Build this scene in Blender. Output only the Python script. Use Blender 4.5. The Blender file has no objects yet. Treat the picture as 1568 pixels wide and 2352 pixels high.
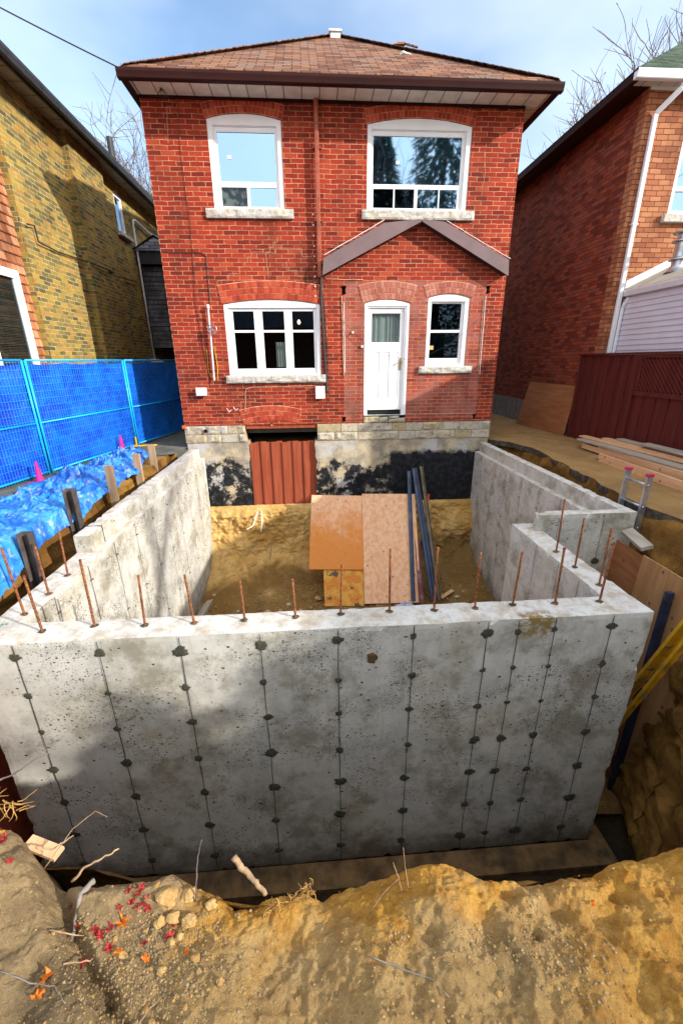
import bpy, math, random
import numpy as np
from mathutils import Vector, Matrix
from mathutils.geometry import tessellate_polygon
random.seed(7)
scn = bpy.context.scene
COL = scn.collection

# ---------------------------------------------------------------- camera
cam = bpy.data.cameras.new('camera'); camo = bpy.data.objects.new('camera', cam); COL.objects.link(camo)
R = ((0.99750877, -0.06998084, -0.00888479), (-0.03226146, -0.34055475, -0.93967104), (0.06273321, 0.93761674, -0.34196403))
rt, dn, fw = [Vector(r) for r in R]
camo.matrix_world = Matrix((( rt.x, -dn.x, -fw.x, 0), (rt.y, -dn.y, -fw.y, 0), (rt.z, -dn.z, -fw.z, 0), (0, 0, 0, 1)))
cam.sensor_fit = 'VERTICAL'; cam.sensor_height = 36; cam.sensor_width = 24
cam.lens = 36 * 955.06 / 2352
cam.clip_start = 0.05; cam.clip_end = 2000
scn.camera = camo

# ---------------------------------------------------------------- world, sun, exposure
SUN = Vector((1.8, -1.0, 0.9)).normalized()
w = bpy.data.worlds.new('World'); scn.world = w; w.use_nodes = True
nt = w.node_tree; nt.nodes.clear()
sky = nt.nodes.new('ShaderNodeTexSky'); sky.sky_type = 'NISHITA'; sky.sun_disc = False
sky.sun_elevation = math.asin(SUN.z); sky.sun_rotation = math.atan2(SUN.x, SUN.y)
sky.air_density = 1.2; sky.dust_density = 0.6; sky.ozone_density = 3.0
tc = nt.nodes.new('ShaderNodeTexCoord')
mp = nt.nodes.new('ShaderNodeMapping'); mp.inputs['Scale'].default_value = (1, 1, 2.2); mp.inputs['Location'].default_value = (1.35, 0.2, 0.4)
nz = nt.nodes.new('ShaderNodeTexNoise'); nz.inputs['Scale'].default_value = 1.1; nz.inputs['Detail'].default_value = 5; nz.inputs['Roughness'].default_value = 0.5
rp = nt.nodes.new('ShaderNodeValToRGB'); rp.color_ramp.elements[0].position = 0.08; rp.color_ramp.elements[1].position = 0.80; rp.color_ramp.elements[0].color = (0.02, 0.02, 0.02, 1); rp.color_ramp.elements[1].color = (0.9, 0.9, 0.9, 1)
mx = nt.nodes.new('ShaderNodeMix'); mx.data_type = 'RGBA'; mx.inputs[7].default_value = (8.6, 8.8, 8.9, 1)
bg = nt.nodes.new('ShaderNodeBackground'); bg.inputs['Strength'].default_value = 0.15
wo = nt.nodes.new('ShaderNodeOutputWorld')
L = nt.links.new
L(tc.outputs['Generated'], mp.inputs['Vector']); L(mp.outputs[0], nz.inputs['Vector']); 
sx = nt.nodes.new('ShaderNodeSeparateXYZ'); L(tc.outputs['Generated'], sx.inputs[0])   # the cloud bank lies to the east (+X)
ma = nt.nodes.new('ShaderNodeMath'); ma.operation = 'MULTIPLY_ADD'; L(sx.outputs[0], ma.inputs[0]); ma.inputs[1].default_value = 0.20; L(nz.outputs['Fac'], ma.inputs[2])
mb = nt.nodes.new('ShaderNodeMath'); mb.operation = 'MULTIPLY_ADD'; L(sx.outputs[1], mb.inputs[0]); mb.inputs[1].default_value = -0.38; L(ma.outputs[0], mb.inputs[2])   # added cloud behind the camera, unseen, to brighten the shade
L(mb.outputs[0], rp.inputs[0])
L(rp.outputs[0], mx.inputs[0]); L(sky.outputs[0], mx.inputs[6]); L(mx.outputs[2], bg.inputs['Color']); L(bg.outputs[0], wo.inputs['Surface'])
sl = bpy.data.lights.new('sun', 'SUN'); sl.energy = 3.6; sl.angle = math.radians(0.9); sl.color = (1.0, 0.93, 0.82)
so = bpy.data.objects.new('sun', sl); COL.objects.link(so); so.rotation_euler = SUN.to_track_quat('Z', 'Y').to_euler(); so.location = SUN * 30
scn.view_settings.view_transform = 'Standard'; scn.view_settings.look = 'None'; scn.view_settings.exposure = 0.90; scn.view_settings.gamma = 1
scn.render.engine = 'CYCLES'
scn.cycles.max_bounces = 8; scn.cycles.diffuse_bounces = 4; scn.cycles.transparent_max_bounces = 12

# ---------------------------------------------------------------- numpy noise
def _h(i, j, k, s):
    n = (i * 374761393 + j * 668265263 + k * 2147483647 + s * 974634777).astype(np.int64) & 0x7fffffff
    n = (n ^ (n >> 13)) * 1274126177 & 0x7fffffff
    n = (n ^ (n >> 16)) & 0xffff
    return n / 65535.0
def vnoise(x, y, z, s=0):
    x = np.asarray(x, float); y = np.asarray(y, float) + x * 0; z = np.asarray(z, float) + x * 0
    i = np.floor(x).astype(np.int64); j = np.floor(y).astype(np.int64); k = np.floor(z).astype(np.int64)
    u, v, t = x - i, y - j, z - k
    u, v, t = [a * a * (3 - 2 * a) for a in (u, v, t)]
    r = 0
    for a in (0, 1):
        for b in (0, 1):
            for c in (0, 1):
                r = r + _h(i + a, j + b, k + c, s) * (u if a else 1 - u) * (v if b else 1 - v) * (t if c else 1 - t)
    return r * 2 - 1
def fbm(x, y, z, f, o=4, s=0, g=0.5):
    r = 0; a = 1
    for q in range(o):
        r = r + a * vnoise(np.asarray(x) * f + q * 7.3, np.asarray(y) * f + 3.1 * q, np.asarray(z) * f + 1.7 * q, s + q); f *= 2.03; a *= g
    return r

# ---------------------------------------------------------------- scene graph helpers
OFF = {}
def thing(name, label, cat, loc=(0, 0, 0), group=None):
    o = bpy.data.objects.new(name, None); COL.objects.link(o); o.empty_display_size = 0.1
    o.location = loc; OFF[o.name] = Vector(loc); o['label'] = label; o['category'] = cat
    if group: o['group'] = group
    return o
def tag(o, label=None, cat=None, group=None, kind=None):
    if label: o['label'] = label
    if cat: o['category'] = cat
    if group: o['group'] = group
    if kind: o['kind'] = kind
    return o
class G:
    def __init__(s): s.v = []; s.f = []; s.m = []; s.cm = 0
    def add(s, vs, fs):
        b = len(s.v); s.v.extend([tuple(p) for p in vs]); s.f.extend([tuple(i + b for i in f) for f in fs]); s.m.extend([s.cm] * len(fs)); return s
    def hexa(s, p): return s.add(p, [(0, 3, 2, 1), (4, 5, 6, 7), (0, 1, 5, 4), (1, 2, 6, 5), (2, 3, 7, 6), (3, 0, 4, 7)])
    def box(s, x0, x1, y0, y1, z0, z1):
        return s.hexa([(x0, y0, z0), (x1, y0, z0), (x1, y1, z0), (x0, y1, z0), (x0, y0, z1), (x1, y0, z1), (x1, y1, z1), (x0, y1, z1)])
    def bar(s, p, q, w, h, up=(0, 0, 1)):
        p, q = Vector(p), Vector(q); d = (q - p).normalized(); u = Vector(up); a = d.cross(u)
        if a.length < 1e-4: a = d.cross(Vector((1, 0, 0)))
        a.normalize(); b = a.cross(d).normalized(); a *= w / 2; b *= h / 2
        return s.hexa([p - a - b, p + a - b, q + a - b, q - a - b, p - a + b, p + a + b, q + a + b, q - a + b])
    def tube(s, pts, r, n=8, cap=True):
        pts = [Vector(p) for p in pts]; rs = r if isinstance(r, (list, tuple)) else [r] * len(pts)
        vs = []; fs = []; pa = None
        for i, p in enumerate(pts):
            d = (pts[min(i + 1, len(pts) - 1)] - pts[max(i - 1, 0)]).normalized()
            if pa is None:
                pa = d.orthogonal().normalized()
            else:
                pa = pa - d * pa.dot(d)
                if pa.length < 1e-5: pa = d.orthogonal()
                pa.normalize()
            b = d.cross(pa)
            for k in range(n):
                t = 2 * math.pi * k / n; vs.append(p + (pa * math.cos(t) + b * math.sin(t)) * rs[i])
        for i in range(len(pts) - 1):
            for k in range(n): fs.append((i * n + k, i * n + (k + 1) % n, (i + 1) * n + (k + 1) % n, (i + 1) * n + k))
        if cap: fs.append(tuple(reversed(range(n)))); fs.append(tuple(range((len(pts) - 1) * n, len(pts) * n)))
        return s.add(vs, fs)
    def lathe(s, prof, c, n=16, axis='z'):
        vs = []; fs = []; c = Vector(c)
        for (r, h) in prof:
            for k in range(n):
                t = 2 * math.pi * k / n; a, b = r * math.cos(t), r * math.sin(t)
                vs.append(c + (Vector((a, b, h)) if axis == 'z' else Vector((a, h, b))))
        for i in range(len(prof) - 1):
            for k in range(n): fs.append((i * n + k, i * n + (k + 1) % n, (i + 1) * n + (k + 1) % n, (i + 1) * n + k))
        return s.add(vs, fs)
    def plate(s, outer, holes, a0, a1, plane='y'):
        """extruded outline (2-D points in XZ, YZ or XY) with holes"""
        def P(p, a): return (p[0], a, p[1]) if plane == 'y' else ((a, p[0], p[1]) if plane == 'x' else (p[0], p[1], a))
        loops = [[Vector((p[0], p[1], 0)) for p in l] for l in [outer] + list(holes)]
        flat = [p for l in loops for p in l]; n = len(flat)
        tris = tessellate_polygon(loops)
        vs = [P(p, a0) for p in flat] + [P(p, a1) for p in flat]
        fs = [tuple(t) for t in tris] + [tuple(i + n for i in reversed(t)) for t in tris]
        b = 0
        for l in loops:
            m = len(l)
            for i in range(m): j = (i + 1) % m; fs.append((b + i, b + j, b + j + n, b + i + n))
            b += m
        return s.add(vs, fs)
    def grid(s, X, Y, Z):
        h, wd = X.shape; vs = np.stack([X, Y, Z], -1).reshape(-1, 3).tolist()
        b = len(s.v); s.v.extend(vs)
        idx = np.arange(h * wd).reshape(h, wd) + b
        f = np.stack([idx[:-1, :-1], idx[:-1, 1:], idx[1:, 1:], idx[1:, :-1]], -1).reshape(-1, 4).tolist()
        s.f.extend(f); s.m.extend([s.cm] * len(f)); return s
    def build(s, name, mat, parent=None, smooth=False, bevel=0, org=None, recalc=True, seg=1):
        me = bpy.data.meshes.new(name)
        if parent is not None: off = OFF[parent.name]
        elif org is not None: off = Vector(org)
        else:
            a = np.array(s.v); off = Vector(((a[:, 0].min() + a[:, 0].max()) / 2, (a[:, 1].min() + a[:, 1].max()) / 2, a[:, 2].min()))
        a = np.array(s.v, float) - np.array(off)
        me.from_pydata(a.tolist(), [], s.f)
        mats = mat if isinstance(mat, (list, tuple)) else [mat]
        for m in mats: me.materials.append(m)
        if len(mats) > 1: me.polygons.foreach_set('material_index', s.m)
        if smooth: me.polygons.foreach_set('use_smooth', [True] * len(me.polygons))
        me.update()
        if recalc or bevel:
            import bmesh
            bm = bmesh.new(); bm.from_mesh(me)
            if recalc: bmesh.ops.recalc_face_normals(bm, faces=bm.faces)
            if bevel:
                es = [e for e in bm.edges if len(e.link_faces) == 2 and e.calc_face_angle(0) > 0.6]
                bmesh.ops.bevel(bm, geom=es, offset=bevel, segments=seg, affect='EDGES', clamp_overlap=True)
            bm.to_mesh(me); bm.free()
        o = bpy.data.objects.new(name, me); COL.objects.link(o)
        if parent is not None: o.parent = parent
        else: o.location = off
        OFF[o.name] = off
        return o
def struct(o): o['kind'] = 'structure'; return o
def arch(x0, x1, z0, zs, zt, n=12):
    """rectangle with a segmental arch on top"""
    hw = (x1 - x0) / 2; rise = max(zt - zs, 1e-3); rr = (hw * hw + rise * rise) / (2 * rise); cz = zt - rr; xc = (x0 + x1) / 2
    a = math.asin(min(1, hw / rr)); pts = [(x0, z0), (x1, z0)]
    for i in range(n + 1):
        t = a - 2 * a * i / n; pts.append((xc + rr * math.sin(t), cz + rr * math.cos(t)))
    return pts
def rect(x0, x1, z0, z1): return [(x0, z0), (x1, z0), (x1, z1), (x0, z1)]

# ---------------------------------------------------------------- materials
class Mt:
    def __init__(s, name):
        s.m = bpy.data.materials.new(name); s.m.use_nodes = True; s.t = s.m.node_tree; s.t.nodes.clear()
        s._pos = None
    def n(s, typ, **p):
        o = s.t.nodes.new('ShaderNode' + typ)
        for k, v in p.items(): setattr(o, k, v)
        return o
    def set(s, sock, v):
        if isinstance(v, bpy.types.NodeSocket): s.t.links.new(v, sock)
        elif v is not None:
            if isinstance(v, (tuple, list)) and len(v) == 3 and sock.type == 'RGBA': v = (*v, 1)
            sock.default_value = v
    def pos(s):
        if s._pos is None: s._pos = s.n('NewGeometry').outputs['Position']
        return s._pos
    def obj(s): return s.n('TexCoord').outputs['Object']
    def island(s): return s.n('NewGeometry').outputs['Random Per Island']
    def map(s, v, scale=(1, 1, 1), loc=(0, 0, 0), rot=(0, 0, 0)):
        o = s.n('Mapping'); s.set(o.inputs[0], v); o.inputs['Scale'].default_value = scale; o.inputs['Location'].default_value = loc; o.inputs['Rotation'].default_value = rot
        return o.outputs[0]
    def sep(s, v=None):
        o = s.n('SeparateXYZ'); s.set(o.inputs[0], v if v is not None else s.pos()); return o.outputs
    def comb(s, x=0, y=0, z=0):
        o = s.n('CombineXYZ'); s.set(o.inputs[0], x); s.set(o.inputs[1], y); s.set(o.inputs[2], z); return o.outputs[0]
    def noise(s, scale, detail=4, rough=0.55, v=None, dist=0):
        o = s.n('TexNoise'); s.set(o.inputs['Vector'], v if v is not None else s.pos())
        o.inputs['Scale'].default_value = scale; o.inputs['Detail'].default_value = detail; o.inputs['Roughness'].default_value = rough; o.inputs['Distortion'].default_value = dist
        return o.outputs['Fac']
    def vor(s, scale, v=None, out='Distance', feature='F1', rnd=1.0):
        o = s.n('TexVoronoi', feature=feature); s.set(o.inputs['Vector'], v if v is not None else s.pos()); o.inputs['Scale'].default_value = scale
        o.inputs['Randomness'].default_value = rnd
        return o.outputs[out]
    def ramp(s, f, stops, interp='LINEAR'):
        o = s.n('ValToRGB'); s.set(o.inputs[0], f); e = o.color_ramp.elements; o.color_ramp.interpolation = interp
        while len(e) < len(stops): e.new(0.5)
        for k, (p, c) in enumerate(stops):
            e[k].position = p; e[k].color = (*c, 1) if isinstance(c, (tuple, list)) else (c, c, c, 1)
        return o.outputs[0]
    def mix(s, f, a, b, mode='MIX'):
        o = s.n('Mix', data_type='RGBA', blend_type=mode); s.set(o.inputs[0], f); s.set(o.inputs[6], a); s.set(o.inputs[7], b); return o.outputs[2]
    def math(s, op, a, b=0.0, c=None, clamp=False):
        o = s.n('Math', operation=op, use_clamp=clamp); s.set(o.inputs[0], a); s.set(o.inputs[1], b)
        if c is not None: s.set(o.inputs[2], c)
        return o.outputs[0]
    def mr(s, v, a, b, c=0.0, d=1.0, smooth=True):
        o = s.n('MapRange', interpolation_type='SMOOTHSTEP' if smooth else 'LINEAR'); s.set(o.inputs[0], v)
        for k, q in zip((1, 2, 3, 4), (a, b, c, d)): o.inputs[k].default_value = q
        return o.outputs[0]
    def bump(s, h, st=0.5, dist=0.01, nrm=None):
        o = s.n('Bump'); o.inputs['Strength'].default_value = st; o.inputs['Distance'].default_value = dist; s.set(o.inputs['Height'], h)
        if nrm is not None: s.set(o.inputs['Normal'], nrm)
        return o.outputs[0]
    def wallvec(s):
        """(along wall, height) for walls facing X or Y"""
        g = s.n('NewGeometry'); N = s.sep(g.outputs['True Normal']); P = s.sep(g.outputs['Position'])
        f = s.math('GREATER_THAN', s.math('ABSOLUTE', N[0]), 0.6)
        u = s.math('ADD', s.math('MULTIPLY', P[1], f), s.math('MULTIPLY', P[0], s.math('SUBTRACT', 1.0, f)))
        return s.comb(u, P[2], 0.0), u, P[2]
    def brick(s, v, c1, c2, mo, bw=0.225, rh=0.075, ms=0.006, smooth=0.15, off=0.5, bias=0.0):
        o = s.n('TexBrick', offset=off); s.set(o.inputs['Vector'], v)
        for k, q in (('Color1', c1), ('Color2', c2), ('Mortar', mo)): s.set(o.inputs[k], q)
        for k, q in (('Scale', 1.0), ('Mortar Size', ms), ('Mortar Smooth', smooth), ('Bias', bias), ('Brick Width', bw), ('Row Height', rh)): o.inputs[k].default_value = q
        return o.outputs['Color'], o.outputs['Fac']
    def out(s, col, rough=0.85, nrm=None, metal=0.0, spec=0.3, emit=None, es=0, trans=0, alpha=None, sub=None):
        b = s.n('BsdfPrincipled'); s.set(b.inputs['Base Color'], col); s.set(b.inputs['Roughness'], rough); s.set(b.inputs['Metallic'], metal)
        b.inputs['Specular IOR Level'].default_value = spec; s.set(b.inputs['Normal'], nrm)
        if emit: s.set(b.inputs['Emission Color'], emit); b.inputs['Emission Strength'].default_value = es
        o = s.n('OutputMaterial'); s.t.links.new(b.outputs[0], o.inputs[0]); return s.m

def simple(name, col, rough=0.6, metal=0.0, var=0.15, scale=6, bump=0.1, spec=0.4, dirt=None):
    t = Mt(name); n = t.noise(scale, 5, 0.6); c = t.mix(t.mr(n, 0.3, 0.7), tuple(x * (1 - var) for x in col), tuple(min(1, x * (1 + var)) for x in col))
    if dirt: c = t.mix(t.mr(t.noise(scale * 0.6, 7, 0.7), 0.52, 0.72), c, dirt)
    return t.out(c, rough, t.bump(t.noise(scale * 12, 3), bump, 0.004), metal, spec)

def brickmat(name, reds, mortar, bw=0.225, rh=0.075, ms=0.006, streak=0.35, dusty=None, stain=True, bias=0, off=0.5, mstain=None):
    t = Mt(name); v, u, z = t.wallvec()
    wob = t.noise(5.0, 2, 0.5, v=t.pos()); v2 = t.n('VectorMath', operation='ADD')
    t.set(v2.inputs[0], v); t.set(v2.inputs[1], t.comb(0.0, t.mr(wob, 0.3, 0.7, -0.004, 0.004), 0.0)); v = v2.outputs[0]
    g, mf = t.brick(v, (0, 0, 0), (1, 1, 1), (0, 0, 0), bw, rh, ms, off=off, bias=bias)
    rnd = t.math('ADD', g, t.math('MULTIPLY', t.math('SUBTRACT', t.noise(2.2, 4), 0.5), 0.5), clamp=True)
    col = t.ramp(rnd, reds)
    st = t.noise(1.0, 4, 0.6, v=t.map(v, (90, 14, 1)))
    col = t.mix(t.mr(st, 0.5, 0.8, 0, streak), col, (0.04, 0.012, 0.01))
    fine = t.noise(45, 4, 0.7)
    col = t.mix(t.mr(fine, 0.55, 0.8, 0, 0.35), col, tuple(min(1, x * 1.8 + 0.03) for x in reds[-1][1]))
    if dusty:
        x0, x1, z0, z1, dc = dusty
        P = t.sep()
        e = t.noise(3.5, 4)
        mk = t.math('MULTIPLY', t.mr(P[0], x0 - 0.02, x0 + 0.02), t.mr(P[0], x1 - 0.02, x1 + 0.02, 1, 0))
        mk = t.math('MULTIPLY', mk, t.math('MULTIPLY', t.mr(P[2], z0 - 0.02, z0 + 0.02), t.mr(P[2], z1 - 0.02, z1 + 0.02, 1, 0)))
        mk = t.math('MULTIPLY', mk, t.mr(e, 0.3, 0.7, 0.12, 0.6))
        col = t.mix(mk, col, dc)
    mcol = t.mix(t.mr(t.noise(7, 4, 0.6), 0.35, 0.65), mortar, tuple(x * 0.55 for x in mortar))
    col = t.mix(mf, col, mcol)
    if mstain:  # efflorescence / pale streaks
        col = t.mix(t.mr(t.noise(1.4, 7, 0.7, v=t.map(t.pos(), (1, 1, 0.7))), 0.62, 0.82, 0, 0.5), col, mstain)
    if stain:
        col = t.mix(t.mr(t.noise(0.9, 6, 0.65, v=t.map(t.pos(), (1.6, 1, 0.5), (3, 1, 2))), 0.46, 0.74, 0, 0.55), col, (0.05, 0.02, 0.015))
    h = t.math('SUBTRACT', t.math('MULTIPLY', fine, 0.25), mf)
    h = t.math('ADD', h, t.math('MULTIPLY', g, 0.25))
    return t.out(col, 0.85, t.bump(h, 0.9, 0.008), spec=0.15)

M = {}
M['brick_red'] = brickmat('red_rug_brick', [(0, (0.15, 0.018, 0.012)), (0.3, (0.25, 0.026, 0.013)), (0.75, (0.33, 0.036, 0.016)), (1, (0.38, 0.060, 0.026))], (0.62, 0.33, 0.20), 0.237, 0.0742, 0.0055, dusty=(0.70, 3.62, -1.22, 1.47, (0.40, 0.18, 0.15)), mstain=(0.6, 0.36, 0.28))
M['brick_yellow'] = brickmat('mottled_yellow_brick', [(0, (0.10, 0.088, 0.04)), (0.18, (0.15, 0.125, 0.045)), (0.42, (0.22, 0.165, 0.045)), (0.65, (0.38, 0.26, 0.045)), (0.85, (0.38, 0.20, 0.045)), (1, (0.22, 0.17, 0.06))], (0.52, 0.44, 0.24), 0.215, 0.075, 0.0065, streak=0.15)
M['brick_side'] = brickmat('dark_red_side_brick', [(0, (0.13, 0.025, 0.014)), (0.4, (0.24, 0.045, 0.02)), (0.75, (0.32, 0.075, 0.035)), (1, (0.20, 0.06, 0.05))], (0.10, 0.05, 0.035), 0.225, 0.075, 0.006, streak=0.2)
M['brick_orange'] = brickmat('orange_facing_brick', [(0, (0.26, 0.085, 0.042)), (0.5, (0.37, 0.135, 0.065)), (1, (0.44, 0.19, 0.09))], (0.11, 0.045, 0.025), 0.228, 0.086, 0.006, streak=0.1)

def vousmat():
    t = Mt('arch_brick'); r = t.island(); c = t.ramp(r, [(0, (0.26, 0.03, 0.018)), (0.5, (0.40, 0.05, 0.022)), (1, (0.50, 0.095, 0.045))])
    c = t.mix(t.mr(t.noise(40, 4), 0.5, 0.8, 0, 0.5), c, (0.12, 0.03, 0.02))
    return t.out(c, 0.85, t.bump(t.noise(60, 3), 0.5, 0.004), spec=0.15)
M['vous'] = vousmat()
def vousmat2():
    t = Mt('dusty_arch_brick'); r = t.island(); c = t.ramp(r, [(0, (0.30, 0.09, 0.07)), (0.5, (0.40, 0.13, 0.09)), (1, (0.46, 0.2, 0.15))])
    c = t.mix(t.mr(t.noise(40, 4), 0.5, 0.8, 0, 0.4), c, (0.14, 0.05, 0.04))
    return t.out(c, 0.85, t.bump(t.noise(60, 3), 0.5, 0.004), spec=0.15)
M['vous2'] = vousmat2()
M['mortar'] = simple('lime_mortar', (0.55, 0.33, 0.22), 0.95, var=0.3, scale=12)
M['white'] = simple('white_painted_frame', (0.82, 0.83, 0.85), 0.4, var=0.04, scale=3, bump=0.02, dirt=None)
M['white_al'] = simple('white_aluminium', (0.74, 0.75, 0.79), 0.35, var=0.05, scale=3, bump=0.02)
M['brown_al'] = simple('dark_brown_aluminium', (0.028, 0.007, 0.006), 0.55, var=0.2, scale=2, bump=0.02, spec=0.15)
M['mauve'] = simple('mauve_brown_flashing', (0.17, 0.115, 0.12), 0.4, var=0.12, scale=2, bump=0.03)
M['pipe_red'] = simple('rusty_red_downpipe', (0.30, 0.07, 0.035), 0.5, var=0.25, scale=8, dirt=(0.12, 0.04, 0.025))
M['black'] = simple('black_plastic', (0.02, 0.02, 0.022), 0.5, var=0.3)
M['void'] = simple('unlit_interior', (0.012, 0.011, 0.01), 0.95)
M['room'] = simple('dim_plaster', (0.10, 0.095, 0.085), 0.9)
M['steel'] = simple('galvanised_steel', (0.45, 0.46, 0.48), 0.35, 0.9, 0.2, 9)
M['al'] = simple('aluminium_ladder', (0.50, 0.53, 0.60), 0.38, 0.85, 0.2, 9, dirt=(0.3, 0.28, 0.25))
M['brass'] = simple('old_brass', (0.45, 0.28, 0.07), 0.35, 0.9, 0.2, 20)
M['greybox'] = simple('grey_box_enamel', (0.62, 0.62, 0.62), 0.45, var=0.08)
M['dkblue'] = simple('dark_blue_painted_steel', (0.02, 0.035, 0.08), 0.35, 0.3, 0.4, 6, dirt=(0.10, 0.10, 0.10))
M['curtain'] = simple('sheer_curtain', (0.62, 0.66, 0.62), 0.9, var=0.1, scale=2)
M['cone'] = simple('screen_tinted_cone_plastic', (0.55, 0.02, 0.22), 0.5, var=0.1)  # pink paints in the blue screen's tint over an orange cone
M['yellowp'] = simple('yellow_paint', (0.75, 0.42, 0.02), 0.45, var=0.12, scale=8, dirt=(0.35, 0.2, 0.04))
M['pinkcap'] = simple('magenta_rubber', (0.45, 0.02, 0.10), 0.6)
M['orangetag'] = simple('orange_marking_paint', (0.85, 0.12, 0.02), 0.6)

def soffitmat(name, col, dark, pitch=0.30):
    t = Mt(name); P = t.sep(); g = t.n('NewGeometry')
    a = t.math('FRACT', t.math('DIVIDE', P[0], pitch)); b = t.math('FRACT', t.math('DIVIDE', P[1], pitch))
    ln = t.math('MAXIMUM', t.mr(t.math('ABSOLUTE', t.math('SUBTRACT', a, 0.5)), 0.465, 0.49), 0.0)
    return t, P, ln
def soffit_x(name, col, axis, pitch=0.30):
    t = Mt(name); P = t.sep()
    a = t.math('FRACT', t.math('DIVIDE', P[axis], pitch)); ln = t.mr(t.math('ABSOLUTE', t.math('SUBTRACT', a, 0.5)), 0.462, 0.485)
    c = t.mix(t.mr(t.noise(5, 4), 0.3, 0.7), col, tuple(x * 0.8 for x in col)); c = t.mix(ln, c, tuple(x * 0.12 for x in col))
    b2 = t.math('FRACT', t.math('DIVIDE', P[axis], pitch / 12))
    return t.out(c, 0.5, t.bump(t.math('SUBTRACT', t.math('MULTIPLY', t.mr(b2, 0.4, 0.6), 0.15), ln), 0.6, 0.006))
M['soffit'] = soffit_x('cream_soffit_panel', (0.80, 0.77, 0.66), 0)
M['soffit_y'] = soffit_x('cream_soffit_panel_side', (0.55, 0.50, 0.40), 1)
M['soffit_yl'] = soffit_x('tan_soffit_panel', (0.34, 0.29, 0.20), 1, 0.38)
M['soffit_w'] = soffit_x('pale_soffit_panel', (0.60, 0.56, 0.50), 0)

def shinglemat(name, stops, wid, row, edge, vscale=1.0, axis=0, streak=True, rough=0.9):
    t = Mt(name); P = t.sep(); v = t.comb(P[axis] if axis < 2 else P[0], t.math('MULTIPLY', P[2], vscale), 0.0)
    g, mf = t.brick(v, (0, 0, 0), (1, 1, 1), (0, 0, 0), wid, row, edge, 0.1)
    rnd = t.math('ADD', g, t.math('MULTIPLY', t.math('SUBTRACT', t.noise(1.6, 5), 0.5), 0.9), clamp=True)
    c = t.ramp(rnd, stops)
    c = t.mix(t.mr(t.noise(60, 3), 0.4, 0.75, 0, 0.35), c, tuple(x * 0.3 for x in stops[0][1]))
    c = t.mix(t.math('MULTIPLY', mf, 0.85), c, tuple(x * 0.15 for x in stops[0][1]))
    fr = t.math('FRACT', t.math('DIVIDE', t.math('MULTIPLY', P[2], vscale), row))
    h = t.math('SUBTRACT', t.math('SUBTRACT', 1.0, fr), mf)
    return t.out(c, rough, t.bump(t.math('ADD', h, t.math('MULTIPLY', t.noise(80, 2), 0.3)), 1.0, 0.02), spec=0.15)
M['roof'] = shinglemat('brown_asphalt_shingle', [(0, (0.11, 0.05, 0.035)), (0.4, (0.21, 0.095, 0.055)), (0.75, (0.30, 0.145, 0.085)), (1, (0.20, 0.14, 0.115))], 0.30, 0.135, 0.009, 1 / 0.56)
M['roof_green'] = shinglemat('dark_green_asphalt_shingle', [(0, (0.03, 0.05, 0.03)), (1, (0.09, 0.12, 0.08))], 0.3, 0.14, 0.01, 1 / 0.56)
M['roof_grey'] = shinglemat('grey_asphalt_shingle', [(0, (0.14, 0.14, 0.16)), (1, (0.30, 0.30, 0.34))], 0.3, 0.14, 0.01, 1 / 0.56)
M['roof_tan'] = simple('beige_roofing', (0.42, 0.38, 0.30), 0.8, var=0.15, scale=3, dirt=(0.25, 0.2, 0.14))

def woodshingle(name, stops, axis):
    t = Mt(name); P = t.sep(); v = t.comb(P[axis], P[2], 0.0)
    g, mf = t.brick(v, (0, 0, 0), (1, 1, 1), (0, 0, 0), 0.13, 0.145, 0.003, 0.1, off=0.37)
    st = t.noise(1.0, 5, 0.65, v=t.map(t.comb(P[axis], P[2], P[axis]), (55, 5, 1)))
    c = t.ramp(t.math('ADD', t.math('MULTIPLY', g, 0.5), t.math('MULTIPLY', st, 0.6), clamp=True), stops)
    c = t.mix(t.mr(t.noise(1.2, 4, v=t.map(t.pos(), (1, 1, 0.6))), 0.45, 0.7, 0, 0.6), c, tuple(x * 0.4 for x in stops[0][1]))
    c = t.mix(mf, c, (0.01, 0.006, 0.004))
    return t.out(c, 0.8, t.bump(t.math('SUBTRACT', t.math('MULTIPLY', st, 0.5), mf), 0.7, 0.006), spec=0.2)
M['cedar'] = woodshingle('cedar_shingle', [(0.15, (0.16, 0.05, 0.022)), (0.5, (0.42, 0.16, 0.075)), (0.85, (0.60, 0.30, 0.17))], 1)
M['cedar_grey'] = woodshingle('weathered_grey_shingle', [(0.15, (0.035, 0.033, 0.035)), (0.85, (0.15, 0.145, 0.15))], 0)
M['siding'] = simple('pale_lilac_siding', (0.60, 0.58, 0.66), 0.5, var=0.05, scale=3, bump=0.02)

def stonemat(name, stops, tint=True):
    t = Mt(name); r = t.island(); c = t.ramp(r, stops)
    c = t.mix(t.mr(t.noise(14, 6, 0.7), 0.45, 0.75, 0, 0.7), c, (0.10, 0.085, 0.06))
    c = t.mix(t.mr(t.noise(5, 5), 0.5, 0.7, 0, 0.4), c, (0.55, 0.42, 0.22))
    return t.out(c, 0.9, t.bump(t.noise(30, 6, 0.7), 0.9, 0.02), spec=0.15)
M['stone'] = stonemat('limestone_block', [(0, (0.40, 0.36, 0.28)), (0.4, (0.52, 0.47, 0.38)), (0.7, (0.42, 0.34, 0.19)), (1, (0.50, 0.48, 0.44))])
M['sill'] = stonemat('cut_stone_sill', [(0, (0.48, 0.46, 0.42)), (1, (0.55, 0.53, 0.50))])

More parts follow.
